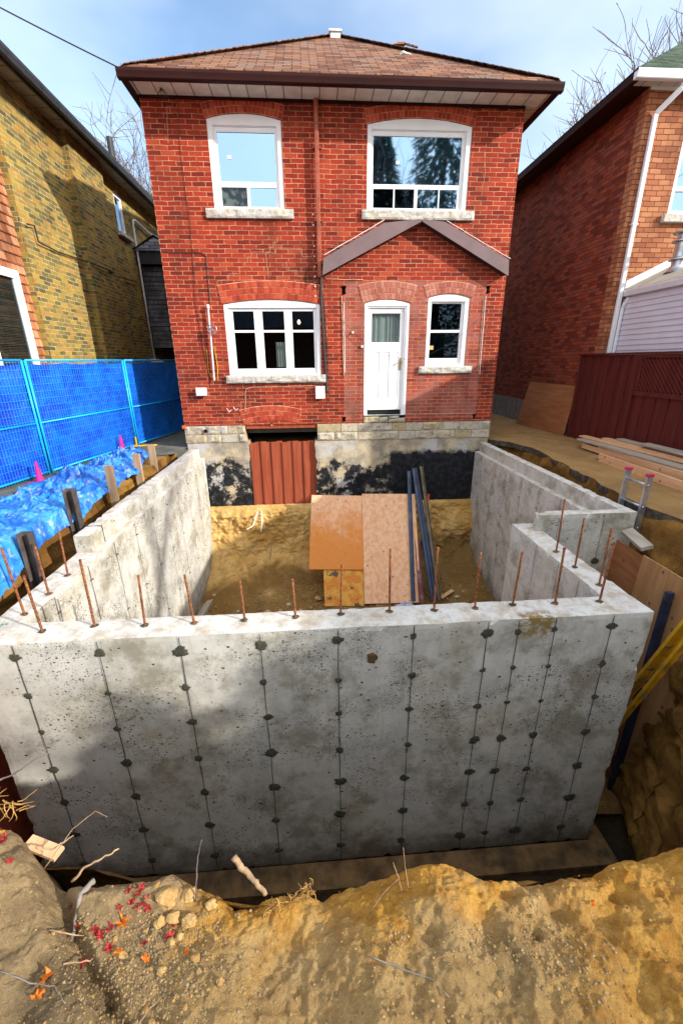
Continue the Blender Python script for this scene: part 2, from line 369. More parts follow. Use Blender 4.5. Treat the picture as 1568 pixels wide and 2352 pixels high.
def tarmat():
    t = Mt('parged_tarred_foundation'); P = t.sep()
    base = t.mix(t.mr(t.noise(3.5, 6, 0.65), 0.35, 0.65), (0.50, 0.42, 0.28), (0.25, 0.22, 0.18))
    base = t.mix(t.mr(t.noise(1.6, 5), 0.5, 0.65), base, (0.46, 0.45, 0.44))
    n = t.noise(2.4, 9, 0.76); ng = t.math('SUBTRACT', n, 0.5)
    # black waterproofing coat: solid on the right, worn on the left
    zt = t.mr(t.math('ADD', P[2], t.math('MULTIPLY', ng, 0.5)), -2.02, -1.90, 1, 0)
    right = t.mr(t.math('ADD', P[0], t.math('MULTIPLY', ng, 1.2)), 1.55, 1.75)
    worn = t.mr(n, 0.42, 0.50)
    leftz = t.mr(t.math('ADD', P[2], t.math('MULTIPLY', t.math('SUBTRACT', t.noise(1.7, 7, 0.7, v=t.map(t.pos(), (1, 1, 1), (3, 0, 9))), 0.5), 2.0)), -2.25, -2.1, 1, 0)
    cov = t.math('MAXIMUM', t.math('MULTIPLY', right, zt), t.math('MULTIPLY', worn, leftz))
    tc_ = t.mix(t.mr(t.noise(9, 5), 0.4, 0.7), (0.004, 0.004, 0.005), (0.018, 0.023, 0.034))
    c = t.mix(cov, base, tc_)
    c = t.mix(t.mr(t.noise(34, 4, 0.7), 0.70, 0.75, 0, 0.5), c, (0.5, 0.48, 0.45))
    rg = t.mix(cov, (0.9, 0.9, 0.9), (0.55, 0.55, 0.55))
    return t.out(c, rg, t.bump(t.math('ADD', t.noise(12, 6, 0.7), t.math('MULTIPLY', n, 0.5)), 0.8, 0.02), spec=0.3)
M['tar'] = tarmat()

def concretemat():
    t = Mt('cast_concrete'); p = t.pos(); P = t.sep()
    g = t.n('NewGeometry'); N = t.sep(g.outputs['True Normal'])
    big = t.noise(0.9, 5, 0.6, dist=0.6); med = t.noise(4.2, 7, 0.68); fine = t.noise(38, 5, 0.7)
    c = t.ramp(big, [(0.3, (0.37, 0.365, 0.345)), (0.5, (0.47, 0.46, 0.425)), (0.7, (0.42, 0.375, 0.285))])
    c = t.mix(t.mr(med, 0.35, 0.65, 0.0, 0.75), c, (0.60, 0.59, 0.545))
    c = t.mix(t.mr(t.noise(2.4, 8, 0.72, v=t.map(p, (1, 1, 1), (5, 2, 8))), 0.46, 0.66, 0, 0.68), c, (0.19, 0.165, 0.11))
    c = t.mix(t.mr(t.noise(1.0, 6, 0.7, v=t.map(p, (9, 9, 0.7))), 0.55, 0.75, 0, 0.35), c, (0.22, 0.21, 0.19))
    c = t.mix(t.mr(fine, 0.5, 0.85, 0, 0.35), c, (0.16, 0.155, 0.14))
    # bug holes, clustered
    clus = t.mr(t.noise(2.0, 4, 0.6, v=t.map(p, (1, 1, 1.4), (1, 7, 3))), 0.42, 0.62)
    warp = t.n('VectorMath', operation='ADD'); t.set(warp.inputs[0], t.map(p, (1, 1, 1.5)))
    nn = t.n('TexNoise'); t.set(nn.inputs['Vector'], p); nn.inputs['Scale'].default_value = 30
    sc = t.n('VectorMath', operation='SCALE'); t.set(sc.inputs[0], nn.outputs['Color']); sc.inputs['Scale'].default_value = 0.02
    t.set(warp.inputs[1], sc.outputs[0]); wv = warp.outputs[0]
    def holes(scale, rad, k):
        o = t.n('TexVoronoi', feature='F1'); t.set(o.inputs['Vector'], wv); o.inputs['Scale'].default_value = scale
        sz = t.math('MULTIPLY', t.math('POWER', t.sep(o.outputs['Color'])[0], k), rad)
        return t.mr(t.math('SUBTRACT', o.outputs['Distance'], sz), -0.04, 0.03, 1, 0)
    h = t.math('MAXIMUM', t.math('MULTIPLY', holes(40, 0.46, 2.6), clus), t.math('MULTIPLY', holes(80, 0.42, 2.2), t.mr(clus, 0.1, 0.9, 0.0, 1.0)))
    h = t.math('MAXIMUM', h, holes(17, 0.24, 5.0))
    face = t.mr(t.math('ABSOLUTE', N[2]), 0.3, 0.6, 1, 0)
    h = t.math('MULTIPLY', h, face)
    c = t.mix(t.math('MULTIPLY', h, 0.92), c, (0.035, 0.033, 0.03))
    # trowelled top: sky brightness painted in as a paler tone, with sandy stains
    top = t.mix(t.mr(t.noise(6, 7, 0.7), 0.42, 0.66, 0, 0.85), (0.58, 0.57, 0.54), (0.38, 0.31, 0.22))
    top = t.mix(t.mr(t.noise(20, 5, 0.7), 0.48, 0.72, 0, 0.6), top, (0.27, 0.25, 0.22))
    c = t.mix(t.mr(N[2], 0.7, 0.9), c, top)
    # damp foot of the wall
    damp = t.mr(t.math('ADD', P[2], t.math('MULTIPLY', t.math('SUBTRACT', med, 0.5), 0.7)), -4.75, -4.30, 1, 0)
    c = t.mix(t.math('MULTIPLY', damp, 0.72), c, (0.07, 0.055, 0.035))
    # mud splash near the right of the outer face
    mud = t.math('MULTIPLY', t.mr(P[0], 1.60, 1.66), t.mr(P[0], 1.88, 1.93, 1, 0)); mud = t.math('MULTIPLY', mud, t.math('MULTIPLY', t.mr(P[2], -2.22, -2.1), t.mr(P[1], 2.9, 2.8)))
    c = t.mix(t.math('MULTIPLY', mud, t.mr(t.noise(14, 6, 0.75), 0.4, 0.55)), c, (0.22, 0.15, 0.05))
    hb = t.math('SUBTRACT', t.math('MULTIPLY', fine, 0.3), t.math('MULTIPLY', h, 1.6))
    return t.out(c, 0.85, t.bump(t.math('ADD', hb, t.math('MULTIPLY', med, 0.5)), 0.7, 0.006), spec=0.25)
M['concrete'] = concretemat()
M['seam'] = simple('dark_form_joint', (0.05, 0.047, 0.038), 0.95, var=0.3, scale=20)  # dark colour of the form joint strips and wall ties
M['tie'] = simple('damp_tie_patch_mortar', (0.055, 0.055, 0.038), 0.9, var=0.35, scale=30, bump=0.5)
M['footing'] = simple('muddy_footing_concrete', (0.13, 0.075, 0.03), 0.9, var=0.5, scale=6, bump=0.5, dirt=(0.05, 0.035, 0.02))

def rebarmat():
    t = Mt('rusty_rebar'); c = t.mix(t.mr(t.noise(50, 4, 0.7), 0.35, 0.65), (0.12, 0.04, 0.02), (0.36, 0.14, 0.055))
    wv = t.math('SINE', t.math('MULTIPLY', t.sep()[2], 420.0))
    return t.out(c, 0.85, t.bump(wv, 0.8, 0.003), spec=0.2)
M['rebar'] = rebarmat()

def soilmat(name, a, b, cgrey, gscale=1.3, strata=False, greyness=0.55, talus=False):
    t = Mt(name); p = t.pos(); P = t.sep()
    n1 = t.noise(gscale, 6, 0.62, dist=0.4); n2 = t.noise(7, 7, 0.7); n3 = t.noise(55, 5, 0.75)
    c = t.mix(t.mr(n1, 0.38, 0.62), a, b)
    c = t.mix(t.mr(n2, 0.45, 0.68, 0, greyness), c, cgrey)
    if talus:
        tl_ = t.math('ADD', P[2], t.math('MULTIPLY', t.math('SUBTRACT', n1, 0.5), 1.2)); tl_ = t.math('SUBTRACT', tl_, t.math('MULTIPLY', P[0], 0.12))
        c = t.mix(t.mr(tl_, -4.5, -4.15, 0.85, 0), c, (0.15, 0.085, 0.03))
    if strata:
        s_ = t.noise(1.0, 5, 0.6, v=t.map(p, (0.8, 0.8, 6)))
        c = t.mix(t.mr(s_, 0.45, 0.7, 0, 0.6), c, tuple(x * 0.45 for x in a))
    c = t.mix(t.mr(n3, 0.5, 0.8, 0, 0.5), c, tuple(x * 0.35 for x in cgrey))
    v = t.vor(75, out='Distance'); v2 = t.vor(28)
    pe = t.mr(v, 0.15, 0.5, 1, 0)
    c = t.mix(t.math('MULTIPLY', pe, t.mr(t.noise(5, 3), 0.5, 0.7, 0, 0.4)), c, tuple(min(1, x * 1.4) for x in b))
    h = t.math('ADD', t.math('MULTIPLY', n2, 1.0), t.math('MULTIPLY', n3, 0.35)); h = t.math('ADD', h, t.math('MULTIPLY', pe, 0.12)); h = t.math('ADD', h, t.math('MULTIPLY', t.mr(v2, 0.1, 0.6, 1, 0), 0.15))
    return t.out(c, 0.95, t.bump(h, 0.9, 0.02), spec=0.1)
M['bank'] = soilmat('sandy_clay_bank', (0.16, 0.075, 0.018), (0.36, 0.19, 0.045), (0.07, 0.042, 0.018), strata=True)
M['pit'] = soilmat('pit_floor_soil', (0.22, 0.12, 0.035), (0.36, 0.21, 0.07), (0.12, 0.08, 0.04))
M['darkfloor'] = soilmat('wet_trench_floor', (0.03, 0.022, 0.012), (0.05, 0.035, 0.02), (0.02, 0.015, 0.01))
M['innerbank'] = soilmat('undisturbed_sand_bank', (0.46, 0.26, 0.07), (0.62, 0.41, 0.16), (0.24, 0.14, 0.05), gscale=1.0, greyness=0.5, talus=True)

def fgmat():
    t = Mt('foreground_sandy_soil'); p = t.pos(); P = t.sep()
    n1 = t.noise(2.4, 6, 0.62, dist=0.5); n2 = t.noise(13, 7, 0.72); n3 = t.noise(90, 5, 0.75)
    tan = t.mix(t.mr(n2, 0.35, 0.65), (0.56, 0.37, 0.155), (0.38, 0.235, 0.095))
    och = t.mix(t.mr(n2, 0.35, 0.65), (0.66, 0.36, 0.07), (0.46, 0.205, 0.028))
    edge = t.mr(t.math('ADD', P[1], t.math('MULTIPLY', t.math('SUBTRACT', n1, 0.5), 0.9)), 0.70, 0.92)
    rgt = t.mr(t.math('ADD', P[0], t.math('MULTIPLY', t.math('SUBTRACT', n1, 0.5), 1.2)), 0.45, 0.95, 0, 0.85)
    yel = t.math('MAXIMUM', t.math('MULTIPLY', edge, t.mr(P[0], -0.7, -0.3)), rgt)
    c = t.mix(yel, tan, och)
    grey = t.mix(t.mr(n2, 0.4, 0.6), (0.38, 0.27, 0.145), (0.24, 0.17, 0.095))
    gl = t.mr(t.math('ADD', P[0], t.math('MULTIPLY', t.math('SUBTRACT', n1, 0.5), 0.8)), -0.62, -0.42, 1, 0)
    c = t.mix(t.math('MULTIPLY', gl, 0.85), c, grey)
    patch = t.mr(t.noise(3.2, 6, 0.65, v=t.map(p, (1, 1, 1), (4.2, 1.3, 0))), 0.54, 0.66, 0, 0.5)
    c = t.mix(patch, c, (0.10, 0.075, 0.045))
    c = t.mix(t.mr(t.noise(22, 6, 0.7, v=t.map(p, (1, 1, 1), (2, 8, 0))), 0.58, 0.74, 0, 0.4), c, (0.14, 0.09, 0.04))
    c = t.mix(t.mr(t.noise(5.5, 5, 0.6, v=t.map(p, (1, 1, 1), (9, 2, 0))), 0.55, 0.7, 0, 0.35), c, (0.52, 0.38, 0.20))
    c = t.mix(t.mr(n3, 0.55, 0.85, 0, 0.45), c, (0.10, 0.07, 0.035))
    gr_ = t.noise(160, 4, 0.8); h = t.math('ADD', t.math('MULTIPLY', n2, 0.7), t.math('MULTIPLY', n3, 0.8)); h = t.math('ADD', h, t.math('MULTIPLY', gr_, 0.5))
    c = t.mix(t.mr(gr_, 0.52, 0.75, 0, 0.5), c, (0.13, 0.085, 0.04)); c = t.mix(t.mr(gr_, 0.45, 0.28, 0, 0.35), c, (0.62, 0.48, 0.28))
    c = t.mix(t.mr(n2, 0.40, 0.28, 0, 0.35), c, (0.16, 0.095, 0.035))  # shade painted into the hollows of the soil
    return t.out(c, 0.95, t.bump(h, 1.0, 0.020), spec=0.1)
M['fg'] = fgmat()
def slabmat():
    t = Mt('dusty_tan_driveway'); P = t.sep()
    c = t.mix(t.mr(t.noise(2.0, 6, 0.65, v=t.map(t.pos(), (1, 0.6, 1))), 0.35, 0.65), (0.34, 0.205, 0.08), (0.24, 0.14, 0.055))
    c = t.mix(t.mr(t.noise(9, 6, 0.7), 0.55, 0.75, 0, 0.6), c, (0.16, 0.10, 0.045))
    c = t.mix(t.mr(t.noise(4, 3, v=t.map(t.pos(), (1, 4, 1), (3, 0, 0))), 0.6, 0.75, 0, 0.4), c, (0.45, 0.36, 0.22))
    return t.out(c, 0.9, t.bump(t.noise(25, 5, 0.7), 0.5, 0.01), spec=0.15)
M['slab'] = slabmat()
M['slab_edge'] = simple('broken_slab_edge', (0.07, 0.055, 0.04), 0.95, var=0.6, scale=14, bump=1.0)
M['alley'] = simple('damp_alley_concrete', (0.13, 0.13, 0.10), 0.75, var=0.3, scale=3, bump=0.3, dirt=(0.22, 0.20, 0.15))

def plymat(name, a, b, knots=True, axis=2, stain=None):
    t = Mt(name); p = t.pos()
    sc = [5, 5, 5]; sc[axis] = 0.35
    gr = t.noise(3.0, 5, 0.6, v=t.map(p, tuple(sc)), dist=0.5)
    fg_ = t.noise(12.0, 4, 0.6, v=t.map(p, tuple(x * 2 for x in sc)))
    c = t.mix(t.mr(gr, 0.35, 0.65), a, b); c = t.mix(t.mr(fg_, 0.5, 0.75, 0, 0.35), c, tuple(x * 0.5 for x in a))
    if knots:
        vv = t.vor(7, v=t.map(p, (1, 1, 0.8))); c = t.mix(t.mr(vv, 0.06, 0.17, 0.85, 0), c, (0.14, 0.05, 0.02))
    if stain:
        P = t.sep(); s_ = t.math('ADD', P[2], t.math('MULTIPLY', t.math('SUBTRACT', t.noise(3, 6, 0.7), 0.5), 1.5))
        c = t.mix(t.mr(s_, -3.7, -2.9, 0.9, 0), c, stain)
        c = t.mix(t.mr(t.noise(22, 5, 0.75), 0.62, 0.68, 0, 0.6), c, (0.16, 0.06, 0.02))
    return t.out(c, 0.7, t.bump(fg_, 0.3, 0.003), spec=0.25)
M['ply'] = plymat('new_plywood', (0.66, 0.34, 0.18), (0.76, 0.48, 0.30))
M['ply_or'] = plymat('orange_stained_plywood', (0.68, 0.35, 0.18), (0.78, 0.48, 0.30), stain=(0.60, 0.20, 0.025))
def rustply():
    t = Mt('mud_splashed_orange_plywood'); c = t.mix(t.mr(t.noise(7, 6), 0.4, 0.6), (0.55, 0.19, 0.03), (0.60, 0.33, 0.06))
    c = t.mix(t.mr(t.noise(4.5, 5, 0.6), 0.58, 0.62), c, (0.09, 0.075, 0.06)); c = t.mix(t.mr(t.noise(30, 5, 0.75), 0.6, 0.66), c, (0.2, 0.07, 0.02))
    return t.out(c, 0.8, t.bump(t.noise(20, 5), 0.4, 0.004))
M['ply_mud'] = rustply()
M['ply_dk'] = plymat('aged_brown_plywood', (0.28, 0.105, 0.04), (0.36, 0.15, 0.06), axis=1)
M['ply_sh'] = plymat('weathered_shoring_plywood', (0.34, 0.17, 0.07), (0.42, 0.24, 0.11), axis=2)
M['lumber'] = plymat('fresh_softwood', (0.58, 0.33, 0.17), (0.68, 0.42, 0.24), axis=1)
M['lumber_grey'] = plymat('weathered_grey_board', (0.30, 0.26, 0.21), (0.42, 0.37, 0.31), knots=False, axis=1)
M['fence_red'] = plymat('oxblood_stained_board', (0.075, 0.010, 0.008), (0.11, 0.017, 0.012), knots=False)
M['board_red'] = plymat('reddish_stained_board', (0.27, 0.055, 0.025), (0.36, 0.085, 0.04))
M['pile'] = simple('weathered_steel_pile', (0.10, 0.085, 0.08), 0.6, 0.3, 0.4, 6, dirt=(0.22, 0.10, 0.045))
M['pile_wood'] = plymat('weathered_stake_wood', (0.34, 0.22, 0.12), (0.44, 0.32, 0.2), knots=False)

def bluemat(name, a, b, rough=0.45, wr=3, st=0.5):
    t = Mt(name); n = t.noise(wr, 6, 0.65, dist=0.5); c = t.mix(t.mr(n, 0.35, 0.65), a, b)
    v = t.vor(wr * 2.2, feature='DISTANCE_TO_EDGE'); f = t.noise(wr * 6, 5, 0.6, dist=1.0)
    return t.out(c, rough, t.bump(t.math('ADD', n, t.math('MULTIPLY', f, 0.4)), st, 0.04), spec=0.5)
M['screen'] = bluemat('blue_screen_fabric', (0.0, 0.03, 0.42), (0.003, 0.13, 0.85), 0.5, 2.2, 1.0)  # shade of the folds painted in as deeper blue
def tarpmat():
    t = Mt('blue_poly_tarp'); n = t.noise(4, 6, 0.65, dist=0.8); c = t.mix(t.mr(n, 0.4, 0.6), (0.01, 0.11, 0.50), (0.04, 0.27, 0.74))
    c = t.mix(t.mr(t.noise(9, 6, 0.7), 0.54, 0.68, 0, 0.75), c, (0.42, 0.45, 0.56))  # grey-white patches, with pale crease highlights painted in
    return t.out(c, 0.4, t.bump(t.noise(18, 5, 0.6, dist=1.2), 0.5, 0.02), spec=0.5)
M['tarp'] = tarpmat()
M['wirep'] = simple('blue_wire_coating', (0.02, 0.38, 0.88), 0.4)
M['fencepaint'] = simple('bright_blue_fence_paint', (0.01, 0.42, 0.92), 0.4, 0.0, 0.1, 3)

def glassmat(name, refl, tint=(0.02, 0.03, 0.035), rough=0.0, dirt=0.0):
    t = Mt(name); gl = t.n('BsdfGlossy'); gl.inputs['Color'].default_value = (0.40, 0.60, 0.82, 1); gl.inputs['Roughness'].default_value = rough
    tr = t.n('BsdfTransparent'); tr.inputs['Color'].default_value = (0.55, 0.6, 0.6, 1)
    lw = t.n('LayerWeight'); lw.inputs['Blend'].default_value = 0.25
    ms = t.n('MixShader'); f = t.math('ADD', t.math('MULTIPLY', lw.outputs['Fresnel'], 0.4), refl, clamp=True); t.set(ms.inputs[0], f)
    b = t.bump(t.noise(0.9, 2), 0.10, 0.01); t.set(gl.inputs['Normal'], b)
    t.t.links.new(tr.outputs[0], ms.inputs[1]); t.t.links.new(gl.outputs[0], ms.inputs[2]); o = t.n('OutputMaterial'); t.t.links.new(ms.outputs[0], o.inputs[0]); return t.m
M['glass_hi'] = glassmat('reflective_window_glass', 0.62, rough=0.03)
M['glass_lo'] = glassmat('dark_window_glass', 0.035)

def barkmat(name, c):
    return simple(name, c, 0.95, var=0.35, scale=20, bump=0.6)
M['twigs'] = barkmat('bare_twig_bark', (0.16, 0.12, 0.11))
M['stick'] = barkmat('pale_dry_stick', (0.32, 0.21, 0.12))
M['stick_grey'] = barkmat('grey_weathered_stick', (0.22, 0.19, 0.17))
M['root'] = barkmat('yellow_brown_root', (0.45, 0.25, 0.07))
def leafmat(name, a, b):
    t = Mt(name); c = t.mix(t.mr(t.noise(60, 3), 0.35, 0.65), a, b); c = t.mix(t.math('MULTIPLY', t.island(), 0.4), c, tuple(x * 0.5 for x in a))
    return t.out(c, 0.6, t.bump(t.noise(200, 2), 0.3, 0.002), spec=0.3)
M['leaf_red'] = leafmat('dry_red_leaf', (0.28, 0.015, 0.02), (0.46, 0.05, 0.04))
M['leaf_or'] = leafmat('dry_orange_leaf', (0.62, 0.13, 0.01), (0.75, 0.26, 0.03))
M['leaf_br'] = leafmat('brown_hanging_leaf', (0.30, 0.09, 0.03), (0.40, 0.17, 0.06))
M['conifer'] = leafmat('dark_conifer_needle', (0.10, 0.22, 0.20), (0.20, 0.36, 0.33))
def pebmat():
    t = Mt('mixed_gravel'); r = t.island(); c = t.ramp(r, [(0, (0.36, 0.24, 0.11)), (0.3, (0.22, 0.155, 0.08)), (0.5, (0.44, 0.27, 0.085)), (0.7, (0.14, 0.10, 0.06)), (1, (0.40, 0.29, 0.15))])
    c = t.mix(t.mr(t.noise(120, 4), 0.4, 0.7, 0, 0.4), c, (0.14, 0.10, 0.06))
    return t.out(c, 0.9, t.bump(t.noise(150, 3), 0.4, 0.003), spec=0.2)
M['pebble'] = pebmat()
def clodmat():
    t = Mt('sandy_clod'); c = t.mix(t.mr(t.noise(14, 5), 0.35, 0.65), (0.46, 0.31, 0.13), (0.36, 0.215, 0.08)); c = t.mix(t.mr(t.noise(60, 4), 0.45, 0.75, 0, 0.6), c, (0.2, 0.13, 0.06))
    return t.out(c, 0.95, t.bump(t.noise(70, 5, 0.7), 0.8, 0.006), spec=0.1)
M['clod'] = clodmat()
# ================================================================= terrain
GZ = -1.75
LIP = [(-1.6, 1.40), (-1.414, 1.282), (-1.238, 1.168), (-1.124, 1.114), (-1.011, 1.027), (-0.914, 0.984), (-0.720, 0.972), (-0.62, 0.985), (-0.56, 1.0), (-0.470, 0.973), (-0.375, 0.946), (-0.322, 0.902), (-0.28, 0.907), (-0.195, 0.926), (-0.076, 0.921), (-0.017, 0.897), (0.014, 0.917), (0.152, 0.939), (0.321, 0.933), (0.413, 0.929), (0.471, 0.915), (0.537, 0.886), (0.644, 0.883), (0.729, 0.870), (0.876, 0.880), (1.008, 0.909), (1.093, 0.914), (1.281, 0.910), (1.6, 0.94), (2.0, 1.05)]
LX = np.array([p[0] for p in LIP]); LY = np.array([p[1] for p in LIP])
def lip(x): return np.interp(x, LX, LY)
def fgz(x, y):
    x = np.asarray(x, float); y = np.asarray(y, float)
    z = -1.70 + 0.055 * fbm(x, y, 0, 2.2, 2, 3) + 0.030 * fbm(x, y, 0, 6, 2, 11) + 0.018 * (0.5 - np.abs(fbm(x + .03 * vnoise(x * 9, y * 9, 0, 2), y, 0, 8, 3, 5))) + 0.0045 * (0.5 - np.abs(fbm(x, y * 1.3, 0, 22, 3, 6))) * (0.4 + 1.2 * np.clip(vnoise(x * 4, y * 4, 0, 15) + .3, 0, 1)) + 0.0035 * fbm(x, y, 0, 38, 2, 18) + 0.0045 * fbm(x, y, 0, 60, 2, 8)
    z = z + 0.07 * np.exp(-((x + 1.15) ** 2 + (y - 1.0) ** 2) / 0.03)
    z = z + 0.05 * np.exp(-((x - 0.28) ** 2 / 0.05 + (y - 0.80) ** 2 / 0.02)) + 0.05 * np.exp(-((x - 0.1) ** 2 / 0.02 + (y - 0.62) ** 2 / 0.03))
    z = z + 0.05 * np.clip(x - 0.6, 0, 3)
    # crevice between the left lump and the middle
    cx = np.interp(y, [0.3, 0.635, 0.697, 0.777, 0.868, 0.969, 1.1], [-0.5, -0.62, -0.68, -0.78, -0.87, -0.96, -1.05])
    z = z - 0.075 * np.exp(-((x - cx - 0.03) / 0.035) ** 2) + 0.03 * (x < cx) * np.clip((cx - x) / 0.05, 0, 1)
    for hx, hy, r, d in ((0.626, 0.843, .035, .03), (0.75, 0.78, .045, .04), (0.972, 0.811, .03, .045), (0.909, 0.743, .03, .03), (0.306, 0.737, .03, .025), (0.646, 0.722, .02, .03), (-0.66, 0.70, .03, .05)):
        z = z - d * np.exp(-(((x - hx) / r) ** 2 + ((y - hy) / (r * .7)) ** 2))
    # rivulets running down the slope on the right-hand part
    q = fbm(x * 6 + y * 4, x * 1.2 - y * 2.2, 0, 2.2, 3, 21)
    z = z + 0.012 * q * np.clip(x + 0.3, 0, 1)
    return z

# ground sheet with the excavation cut out of it
E = [(-2.95, 9.25, .05), (-2.95, 7.6, .12), (-3.22, 6.9, .18), (-3.18, 5.9, .18), (-3.08, 5.2, .18), (-3.22, 4.6, .18), (-3.3, 3.9, .2), (-3.35, 3, .2), (-3.3, 2.1, .2), (-2.9, 1.4, .2), (-2.2, 1.25, .15), (-1.3, 1.12, .12), (0, .85, .12), (1.3, .86, .15), (2.1, 1.1, .3), (2.9, 1.35, .45), (3.9, 2.2, .7), (4.25, 3.2, .6), (4.2, 4.15, .55), (4.13, 5.07, .12), (4.4, 6.8, .12), (4.62, 8.35, .15), (4.5, 9.3, .2), (4.02, 9.55, .1)]
def smooth_closed(pts, step, closed=False):
    P = np.array(pts, float); d = np.r_[0, np.cumsum(np.hypot(*(np.diff(P[:, :2], axis=0).T)))]
    n = int(d[-1] / step); t = np.linspace(0, d[-1], n)
    return np.stack([np.interp(t, d, P[:, k]) for k in range(P.shape[1])], 1)
EP = smooth_closed(E, 0.045)
nx = np.gradient(EP[:, 1]); ny = -np.gradient(EP[:, 0]); ll = np.hypot(nx, ny); nx, ny = -nx / ll, -ny / ll   # inward
ctr = np.array([0.5, 5.0])
fl = np.sign((ctr[0] - EP[:, 0]) * nx + (ctr[1] - EP[:, 1]) * ny); nx *= 1; ny *= 1
if np.median(fl) < 0: nx, ny = -nx, -ny
k = np.ones(9) / 9
nx = np.convolve(np.pad(nx, 4, 'edge'), k, 'valid'); ny = np.convolve(np.pad(ny, 4, 'edge'), k, 'valid')
def jag(s): return 0.05 * fbm(s, 0, 0, 1.7, 4, 31)
js = jag(np.arange(len(EP)) * 0.045)
EX = EP[:, 0] + nx * js; EY = EP[:, 1] + ny * js
T = np.linspace(0, 1, 62)[:, None]
zt = GZ - 0.01 - 3.12 * T
run = EP[:, 2][None, :]
off = run * (1 - np.exp(-T * 7)) + 0.10 * T
PX = EX[None, :] + nx[None, :] * off; PY = EY[None, :] + ny[None, :] * off; PZ = zt + 0 * PX
amp = np.clip(T * 8, 0, 1)
nn_ = (0.10 * fbm(PX, PY, PZ * 1.6, 1.4, 2, 41) + 0.07 * fbm(PX, PY, PZ * 2.2, 4, 4, 47)) * amp
nn_ = nn_ + 0.03 * np.abs(fbm(PX * .6, PY * .6, PZ * 4, 3, 3, 49)) * amp
PX = PX + nx[None, :] * nn_; PY = PY + ny[None, :] * nn_; PZ = PZ + 0.03 * fbm(PX, PY, PZ, 5, 3, 53) * amp
struct(G().grid(PX, PY, PZ).build('excavation_bank', M['bank'], smooth=True, recalc=False, org=(0, 5, -4.9)))
hole = [p for p in list(zip(EX.tolist(), EY.tolist()))[::3] if p[1] > 1.45 or abs(p[0]) > 2.2]
k_ = next(i for i, p in enumerate(hole) if p[0] > 0 and p[1] < 2.4)
hole = hole[:k_] + [(-2.2, 1.3), (-2.2, -2.9), (2.0, -2.9), (2.0, 1.2)] + hole[k_:]
hole = hole + [(3.0, 9.6), (-2.0, 9.6)]
g = G(); ring = [(-90, -60), (90, -60), (90, 140), (-90, 140)]
g.plate(ring, [hole], GZ - 0.02, GZ - 0.06, 'z')
struct(g.build('ground', M['slab'], org=(0, 0, GZ)))
X, Y = np.meshgrid(np.linspace(-3.6, 4.8, 90), np.linspace(0.9, 9.5, 90))
Z = -4.86 + 0.03 * fbm(X, Y, 0, 2, 4, 61)
struct(G().grid(X, Y, Z).build('trench_floor', M['darkfloor'], smooth=True, recalc=False, org=(0, 5, -4.9)))
# soil in front of the camera, folded over the lip
xs = np.r_[np.linspace(-2.3, -1.45, 40)[:-1], np.linspace(-1.45, 1.5, 720), np.linspace(1.5, 2.1, 30)[1:]]; vs = np.r_[np.linspace(-3.0, 0.25, 26)[:-1], np.linspace(0.25, 1.0, 300), np.linspace(1.0, 1.6, 60)[1:]]
Xg, V = np.meshgrid(xs, vs); Lp = lip(Xg)
Yg = np.where(V < 0.25, V, 0.25 + (Lp - 0.25) * np.clip((V - 0.25) / 0.75, 0, 1))
Zg = fgz(Xg, Yg)
edge = np.clip((V - 0.93) / 0.07, 0, 1) ** 2; Zg = Zg - 0.03 * edge
lump = 0.022 * np.maximum(0, fbm(Xg, 0, 0, 7, 3, 71))
Zg = Zg + lump * np.exp(-((V - 0.97) / 0.05) ** 2)
dv = np.clip(V - 1.0, 0, 1); Zg = Zg - dv * 3.6; Yg = Yg + 0.02 * np.sin(np.clip(dv * 20, 0, 1.57)) + 0.12 * dv + 0.05 * fbm(Xg, Zg, 0, 4, 4, 73) * np.clip(dv * 10, 0, 1)
Xg = Xg + 0.004 * fbm(Xg, Yg, Zg, 30, 2, 77)
struct(G().grid(Xg, Yg, Zg).build('soil_mound', M['fg'], smooth=True, recalc=False, org=(0, 0, GZ)))
# pit inside the foundation: bank under the house and floor
prof = [(9.22, -3.12), (9.12, -3.18), (9.06, -3.5), (9.0, -3.9), (8.9, -4.25), (8.55, -4.48), (8.0, -4.64), (7.4, -4.72), (6.5, -4.76), (3.0, -4.78)]
d = [0]
for a, b in zip(prof, prof[1:]): d.append(d[-1] + math.dist(a, b))
tt = np.r_[np.linspace(0, d[7], 170), np.linspace(d[7], d[-1], 60)[1:]]
PYv = np.interp(tt, d, [p[0] for p in prof]); PZv = np.interp(tt, d, [p[1] for p in prof])
X, _ = np.meshgrid(np.linspace(-2.42, 3.72, 260), tt); PYm = PYv[:, None] + 0 * X; PZm = PZv[:, None] + 0 * X
st = np.clip((tt / 0.25), 0, 1)[:, None]
bul = 0.09 * fbm(X, PYm, PZm, 1.3, 2, 91) + 0.05 * fbm(X * 1.6, PYm, PZm * .8, 4, 4, 93) + 0.02 * np.abs(fbm(X * .7, PYm, PZm * 4, 3, 3, 95)) + .03 * fbm(X, PYm, PZm, 10, 4, 96)
steep = np.clip((PYv - 8.2) / 0.6, 0, 1)[:, None]
# hollow to the right of the plywood, talus in the left corner
PYm = PYm - bul * st * steep - 0.25 * np.clip((X + 1.2) / -1.2, 0, 1) * np.clip((-3.7 - PZm) / 0.6, 0, 1)
PZm = PZm + 0.05 * fbm(X, PYm, 0, 3, 4, 97) * st + 0.008 * fbm(X, PYm, PZm, 22, 3, 99)
struct(G().grid(X, PYm, PZm).build('pit_bank', M['innerbank'], smooth=True, recalc=False, org=(0, 8, -4.8)))

